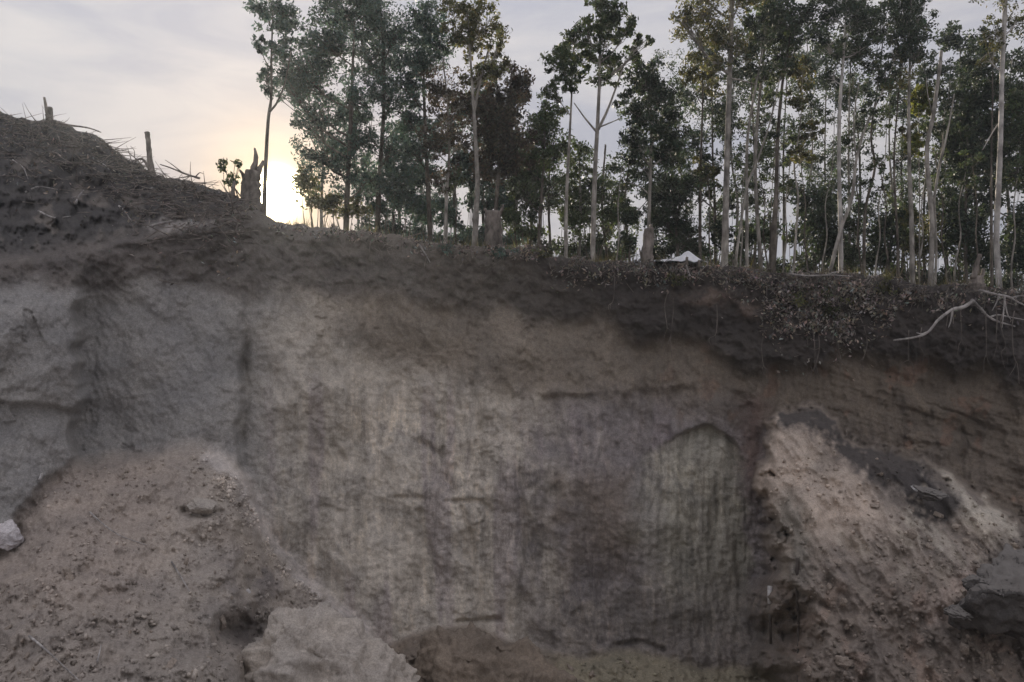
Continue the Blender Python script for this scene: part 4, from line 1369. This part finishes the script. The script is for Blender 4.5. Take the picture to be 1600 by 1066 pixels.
def rock_mesh(name, size, seed, n=4, rough=0.12, ncut=16, lim0=0.5):
    v, f = subdiv(ICO_V, ICO_F, n)
    r = np.random.default_rng(seed)
    # cut by random planes for broken faces, then roughen
    w = v.copy()
    for _ in range(ncut):
        d = r.standard_normal(3)
        d /= np.linalg.norm(d)
        lim = lim0 + 0.34 * r.random()
        s = w @ d
        w = w - np.maximum(0, s - lim)[:, None] * d * 0.97
    nn = tri_noise(v * 1.7, seed, 5)
    n2 = tri_noise(v * 6.0, seed + 9, 3)
    w = w * (1 + rough * nn + rough * 0.25 * n2)[:, None]
    return mesh_np(name, w * np.array(size), None, f)


def boulder(name, label, cat, px, py, Y, size, seed, m, rot=0.0, group=None, n=4, rough=0.14):
    me = rock_mesh(name, size, seed, n, rough=rough)
    o = link(name, me, m)
    o.location = tuple(at(px, py, Y))
    o.rotation_euler = (0.1 * math.sin(seed), rot, 0.4 * math.cos(seed))
    return tag(o, label, cat, group)


hull_rock('earth_boulder', 'large pale earth boulder in front of the wall, bottom left of centre', 'boulder',
          [(345, 1085, 9.7), (398, 1006, 9.9), (438, 966, 9.9), (472, 951, 10.0), (508, 944, 10.0), (548, 976, 9.9), (594, 1000, 9.9), (632, 1030, 9.8), (650, 1090, 9.8),
           (462, 992, 9.25), (432, 1090, 8.9), (560, 1022, 9.35), (610, 1100, 9.0), (385, 1110, 9.1), (500, 965, 10.9), (420, 1010, 10.8), (600, 1020, 10.8),
           (340, 1210, 9.8), (670, 1210, 9.8), (430, 1220, 8.9), (610, 1220, 9.0)], 3, M_GREYROCK, 0.15, 5)
hull_rock('earth_boulder', 'broad brown earth hummock right of the large pale boulder', 'boulder',
          [(640, 1080, 10.6), (655, 1012, 10.8), (700, 984, 10.9), (766, 988, 10.9), (826, 1018, 10.8), (900, 1062, 10.6), (930, 1120, 10.4), (715, 1018, 10.3), (800, 1050, 10.2),
           (690, 1085, 10.0), (820, 1110, 9.9), (640, 1180, 10.4), (930, 1190, 10.3), (720, 1190, 9.9), (700, 1000, 11.8), (820, 1030, 11.7)], 11, M_HUMMOCK, 0.16, 5)
hull_rock('boulder', 'sharp dark rock jutting in at the right edge', 'boulder',
          [(1480, 962, 9.5), (1520, 908, 9.4), (1544, 880, 9.5), (1574, 853, 9.7), (1636, 862, 9.8), (1690, 930, 9.6), (1600, 930, 8.85), (1538, 922, 9.0), (1528, 968, 9.3),
           (1566, 978, 9.2), (1660, 990, 9.3), (1560, 900, 10.2), (1680, 940, 10.3), (1500, 980, 10.0), (1690, 1000, 9.6)], 5, M_DARKROCK, 0.11, 5)
boulder('boulder', 'small black broken block below the sharp dark rock', 'boulder', 1497, 958, 9.25, (0.17, 0.14, 0.09), 61, M_DARKROCK, 0.25, n=4, rough=0.25)
boulder('boulder', 'knobbly dark block leaning on the left flank of the sharp dark rock', 'boulder', 1528, 915, 9.25, (0.17, 0.15, 0.15), 63, M_DARKROCK, 0.4, n=4, rough=0.25)
boulder('boulder', 'blackish lump in the dark soil patch high on the spur', 'boulder', 1452, 773, 11.6, (0.24, 0.2, 0.13), 8, M_DARKROCK, 0.2, rough=0.3)
boulder('boulder', 'pale whitish rock at the left edge of the debris slope', 'boulder', 6, 838, dep(6, 840) - 0.15, (0.27, 0.25, 0.19), 9, M_PALEROCK, 0.35)
boulder('clod', 'rounded clod stuck to the debris slope below the cone tip', 'clod', 318, 792, dep(318, 792) - 0.05, (0.24, 0.2, 0.14), 14, M_GREYROCK, 0.1)
boulder('stone', 'small white stone on the dark soil of the spur', 'stone', 1429, 763, dep(1429, 763) - 0.05, (0.085, 0.06, 0.05), 15, M_WHITE, 0.2, n=2)
boulder('stone', 'white pebble in the grey gravel of the debris cone', 'stone', 388, 924, dep(388, 924) - 0.05, (0.045, 0.04, 0.055), 16, M_WHITE, 0, n=2)
boulder('stone', 'slender white chip at the upper left of the debris slope', 'stone', 63, 746, dep(63, 748) - 0.05, (0.025, 0.03, 0.07), 17, M_WHITE, 0.4, n=2)

GC = 'earth clods strewn over the lower slopes'
protos = [rock_mesh('clod', (1, 0.85, 0.66), 200 + i, 3, rough=0.34, ncut=10, lim0=0.35) for i in range(6)]
for me_ in protos:
    me_.materials.append(M_CLOD)
lr = np.random.default_rng(55)
n_c = 0
while n_c < 170:
    zone = lr.integers(0, 6)
    if zone == 0:
        a, b = lr.uniform(10, 560), lr.uniform(880, 1066)
    elif zone == 1:
        a, b = lr.uniform(1260, 1590), lr.uniform(900, 1066)
    elif zone == 2:
        a, b = lr.uniform(640, 1200), lr.uniform(985, 1066)
    else:
        a, b = (lr.uniform(1380, 1590), lr.uniform(790, 930)) if zone == 3 else (lr.uniform(330, 560), lr.uniform(760, 1000)) if zone == 4 else (lr.uniform(1300, 1590), lr.uniform(690, 900))
    k = masks(np.array([a]), np.array([b]))
    if max(k['talus'][0], k['spur'][0], k['floor'][0]) < 0.8:
        continue
    s = 0.028 + 0.085 * lr.random() ** 4
    o = bpy.data.objects.new('clod', protos[n_c % 6])
    C.objects.link(o)
    o.location = tuple(at(a, b, dep(a, b) - s * 0.4))
    o.scale = (s * lr.uniform(0.8, 1.4), s, s * lr.uniform(0.7, 1.1))
    o.rotation_euler = (lr.uniform(0, 6), lr.uniform(0, 6), lr.uniform(0, 6))
    side = ('small earth clod lying on the left debris cone' if k['talus'][0] > 0.8 else
            'small earth clod lying on the face of the right spur' if k['spur'][0] > 0.8 else 'small earth clod lying on the pit floor under the wall')
    grp = {'l': 'clods on the debris cone', 'r': 'clods on the spur', 'p': 'clods on the pit floor'}['l' if k['talus'][0] > 0.8 else 'r' if k['spur'][0] > 0.8 else 'p']
    tag(o, side, 'clod', grp)
    n_c += 1

# fine rubble nobody could count
N = 13000
RIMP = np.array([(335, 712), (368, 750), (400, 800), (440, 870), (500, 925), (575, 985)], float)
a = np.concatenate([lr.uniform(-40, 640, N // 2), lr.uniform(1200, 1640, N // 3), lr.uniform(600, 1250, N - N // 2 - N // 3)])
b = np.concatenate([lr.uniform(700, 1100, N // 2), lr.uniform(690, 1100, N // 3), lr.uniform(980, 1100, N - N // 2 - N // 3)])
tr_ = lr.uniform(0, 5 - 1e-6, 1500)
ti = tr_.astype(int)
tf = (tr_ - ti)[:, None]
rp = RIMP[ti] * (1 - tf) + RIMP[ti + 1] * tf + lr.normal(0, 1, (1500, 2)) * np.array([16, 11]) + np.array([-6, 10])
a, b = np.concatenate([a, rp[:, 0]]), np.concatenate([b, rp[:, 1]])
k = masks(a, b)
dens = fbm(a * 0.02, b * 0.02, 3, 171)
sel = (np.maximum(np.maximum(k['talus'], k['spur']), k['floor']) > 0.85) & (dens > -0.35 + 0.5 * lr.random(len(a)))
a, b = a[sel], b[sel]
Ya = depth(a, b)
s = 0.007 + 0.028 * lr.random(len(a)) ** 5
ctr = at(a, b, Ya - s * 0.7 - 0.012)
scl = s[:, None, None] * (0.5 + 0.9 * lr.random((len(a), 12, 1))) * (0.6 + 0.8 * lr.random((len(a), 1, 3)))
V = ctr[:, None, :] + ICO_V[None] * scl
T = (ICO_F[None] + 12 * np.arange(len(a))[:, None, None]).reshape(-1, 3)
rme = mesh_np('rubble', V.reshape(-1, 3), None, T)
rc = soil_colour(a, b)[0] * (0.75 + 0.7 * lr.random((len(a), 1)))
rc[pdist(a, b, RIMP) < 26] *= 1.25
colour_attr(rme, 'soil', np.repeat(rc, 12, 0), 0.0)
tag(link('rubble', rme, M_SOIL, smooth=False), kind='stuff')

# ------------------------------------------------------------------ leaf litter, brushwood and weeds on the rim
N = 15000
a = np.concatenate([lr.uniform(820, 1640, N * 4 // 10), lr.normal(1290, 60, N * 4 // 10), lr.uniform(-40, 820, N - 2 * (N * 4 // 10))])
e = edge_y(a)
b = e + np.abs(lr.normal(0, 1, N)) * np.where((a > 1190) & (a < 1400), 50, np.where(a > 820, 20, np.where(a < 380, 60, 10))) - 1
clump = fbm(a * 0.03, b * 0.03, 3, 181)
sel = clump > lr.uniform(-0.5, 0.55, N)
a, b = a[sel], b[sel]
Ya = depth(a, b) + 0.35 * np.exp(-(b - edge_y(a)) / 7.0) - 0.05 - 0.16 * lr.random(len(a)) * np.clip(clump[sel] + 0.3, 0, 1)
lm = leaves_mesh('leaf_litter', at(a, b, Ya), np.ones(len(a), int), np.full(len(a), 0.03), 0.085, tint_var=0.6)
tag(link('leaf_litter', lm, M_LITTER), kind='stuff')
tb = MB()
for i in range(1250):
    if i % 4 == 0 and i < 900:
        a0 = lr.normal(1290, 70)
    elif i % 4 == 1 and i < 900:
        a0 = lr.uniform(560, 1620)
    else:
        a0 = lr.uniform(0, 380)
    b0 = float(edge_y(np.array([a0]))[0]) + abs(lr.normal(0, 1)) * (45 if (1190 < a0 < 1400 or a0 < 380) else 16)
    Yq = dep(a0, b0) - 0.08
    p0 = at(a0, b0, Yq)
    L_ = (0.12 + 0.35 * lr.random()) * (1.6 if a0 < 380 else 1.0)
    d = lr.standard_normal(3) * (np.array([1, 0.35, 0.7]) if a0 > 380 else np.array([1, 0.5, 0.28]))
    d /= np.linalg.norm(d)
    tb.tube(catmull([p0, p0 + d * L_ / 2 + lr.standard_normal(3) * 0.02, p0 + d * L_], 4), np.linspace(0.008 if a0 > 380 else 0.013, 0.003, 4), 4, cap=False)
tag(link('brushwood', tb.mesh('brushwood'), M_DEAD), kind='stuff')
# dry weeds and brush hanging over the rim
GW = 'dry weeds hanging over the rim'
for (a0, b0, rx, ry, n, lf) in ((1222, 448, 22, 18, 260, 'r'), (1248, 470, 20, 24, 280, 'o'), (1272, 455, 24, 20, 300, 'r'), (1262, 500, 18, 20, 200, 'r'), (1300, 480, 22, 22, 260, 'o'), (1330, 455, 24, 18, 280, 'r'),
                                (1352, 478, 20, 20, 220, 'r'), (1382, 452, 18, 16, 200, 'o'), (1235, 512, 14, 18, 140, 'r'), (1315, 515, 16, 14, 130, 'r'), (1005, 425, 18, 14, 160, 'r'), (1058, 432, 16, 14, 140, 'o'), (1150, 436, 18, 14, 160, 'r'),
                                (905, 412, 16, 10, 120, 'r'), (850, 396, 18, 10, 140, 'o'), (1430, 462, 16, 12, 120, 'r'), (780, 396, 16, 10, 120, 'b'), (700, 388, 16, 10, 110, 'b')):
    Yw = dep(a0, b0) - 0.10
    c0 = at(a0, b0, Yw)
    w_ = thing('weed', 'dry straggling weed clump hanging over the rim of the cut', 'weed', at(a0, b0 - ry, Yw + 0.25), GW)
    rw = np.array([rx, 0.16 * 70, ry]) / FPX * Yw
    dd = rng.standard_normal((9, 3)) * 0.5
    sub = c0 + dd * rw
    sb = MB()
    for q in sub:
        s0 = at(a0 + rng.normal(0, rx * 0.4), b0 - ry * 1.1, Yw + 0.22)
        sb.tube(catmull([s0, (s0 + q) / 2 + np.array([0, -0.06, 0.05]) + rng.standard_normal(3) * 0.03, q, q + rng.standard_normal(3) * 0.05 - np.array([0, 0, 0.08])], 8), np.linspace(0.009, 0.003, 8), 4, cap=False)
    link('stem', sb.mesh('stem'), M_FINEROOT, w_)
    link('foliage', leaves_mesh('foliage', sub, np.full(9, max(6, n // 9)), np.tile(rw * 0.5, (9, 1)), 0.085, droop=0.9, tint_var=0.5), M_LITTER if lf == 'r' else M_LEAF[lf], w_)
# weeds and grass blades along the rim
N = 5200
a = lr.uniform(440, 1640, N)
e = edge_y(a)
dn = fbm(a * 0.025, a * 0 + 5, 3, 191)
sel = dn > lr.uniform(-0.4, 0.7, N)
a = a[sel]
n_ = len(a)
Yg = np.interp(a, PXS, EDGE_Y) + 0.9 * lr.random(n_)
base = np.stack([(a - 800) / FPX * Yg / CP * 1.0, Yg, np.interp(a, PXS, EDGE_Z) - 0.22], -1)
base[:, 0] = at(a, edge_y(a), Yg)[:, 0]
hgt = (0.22 + 0.30 * lr.random(n_))[:, None]
lean = lr.normal(0, 0.12, (n_, 3)) * np.array([1, 1, 0])
wv = np.stack([np.full(n_, 0.006), lr.normal(0, 0.003, n_), np.zeros(n_)], -1)
tipp = base + np.array([0, 0, 1]) * hgt + lean
midp = base + np.array([0, 0, 0.55]) * hgt + lean * 0.35
V = np.stack([base - wv, base + wv, midp + wv * 0.8, midp - wv * 0.8, tipp], 1).reshape(-1, 3)
o5 = 5 * np.arange(n_)[:, None]
gm = mesh_np('grass', V, o5 + np.array([[0, 1, 2, 3]]), o5 + np.array([[3, 2, 4]]))
gt = np.clip(1 + 0.3 * lr.standard_normal(n_), 0.4, 1.9)
colour_attr(gm, 'tint', np.repeat(np.stack([gt * 1.1, gt, gt * 0.9], -1), 5, 0))
tag(link('grass', gm, M_LEAF['o']), kind='stuff')

# ------------------------------------------------------------------ haze in the air of the pit and the wood
xs, zs = ALL[..., 0], ALL[..., 2]
hb = MB()
x0, x1, y0, y1, z0, z1 = xs.min() - 3, xs.max() + 3, ALL[..., 1].min() - 3, ALL[..., 1].max() + 3, zs.min() - 1, 24.0
hv = np.array([(x, y, z) for x in (x0, x1) for y in (y0, y1) for z in (z0, z1)])
hq = np.array([(0, 1, 3, 2), (4, 6, 7, 5), (0, 4, 5, 1), (2, 3, 7, 6), (0, 2, 6, 4), (1, 5, 7, 3)])
hm = mesh_np('haze', hv, hq)
mh = bpy.data.materials.new('haze')
mh.use_nodes = True
mh.node_tree.nodes.clear()
vo = mh.node_tree.nodes.new('ShaderNodeOutputMaterial')
pv = mh.node_tree.nodes.new('ShaderNodeVolumePrincipled')
pv.inputs['Color'].default_value = (0.84, 0.92, 0.98, 1)
pv.inputs["Density"].default_value = 0.0015
pv.inputs['Anisotropy'].default_value = 0.45
mh.node_tree.links.new(pv.outputs[0], vo.inputs['Volume'])
tag(link('haze', hm, mh, smooth=False), kind='stuff')
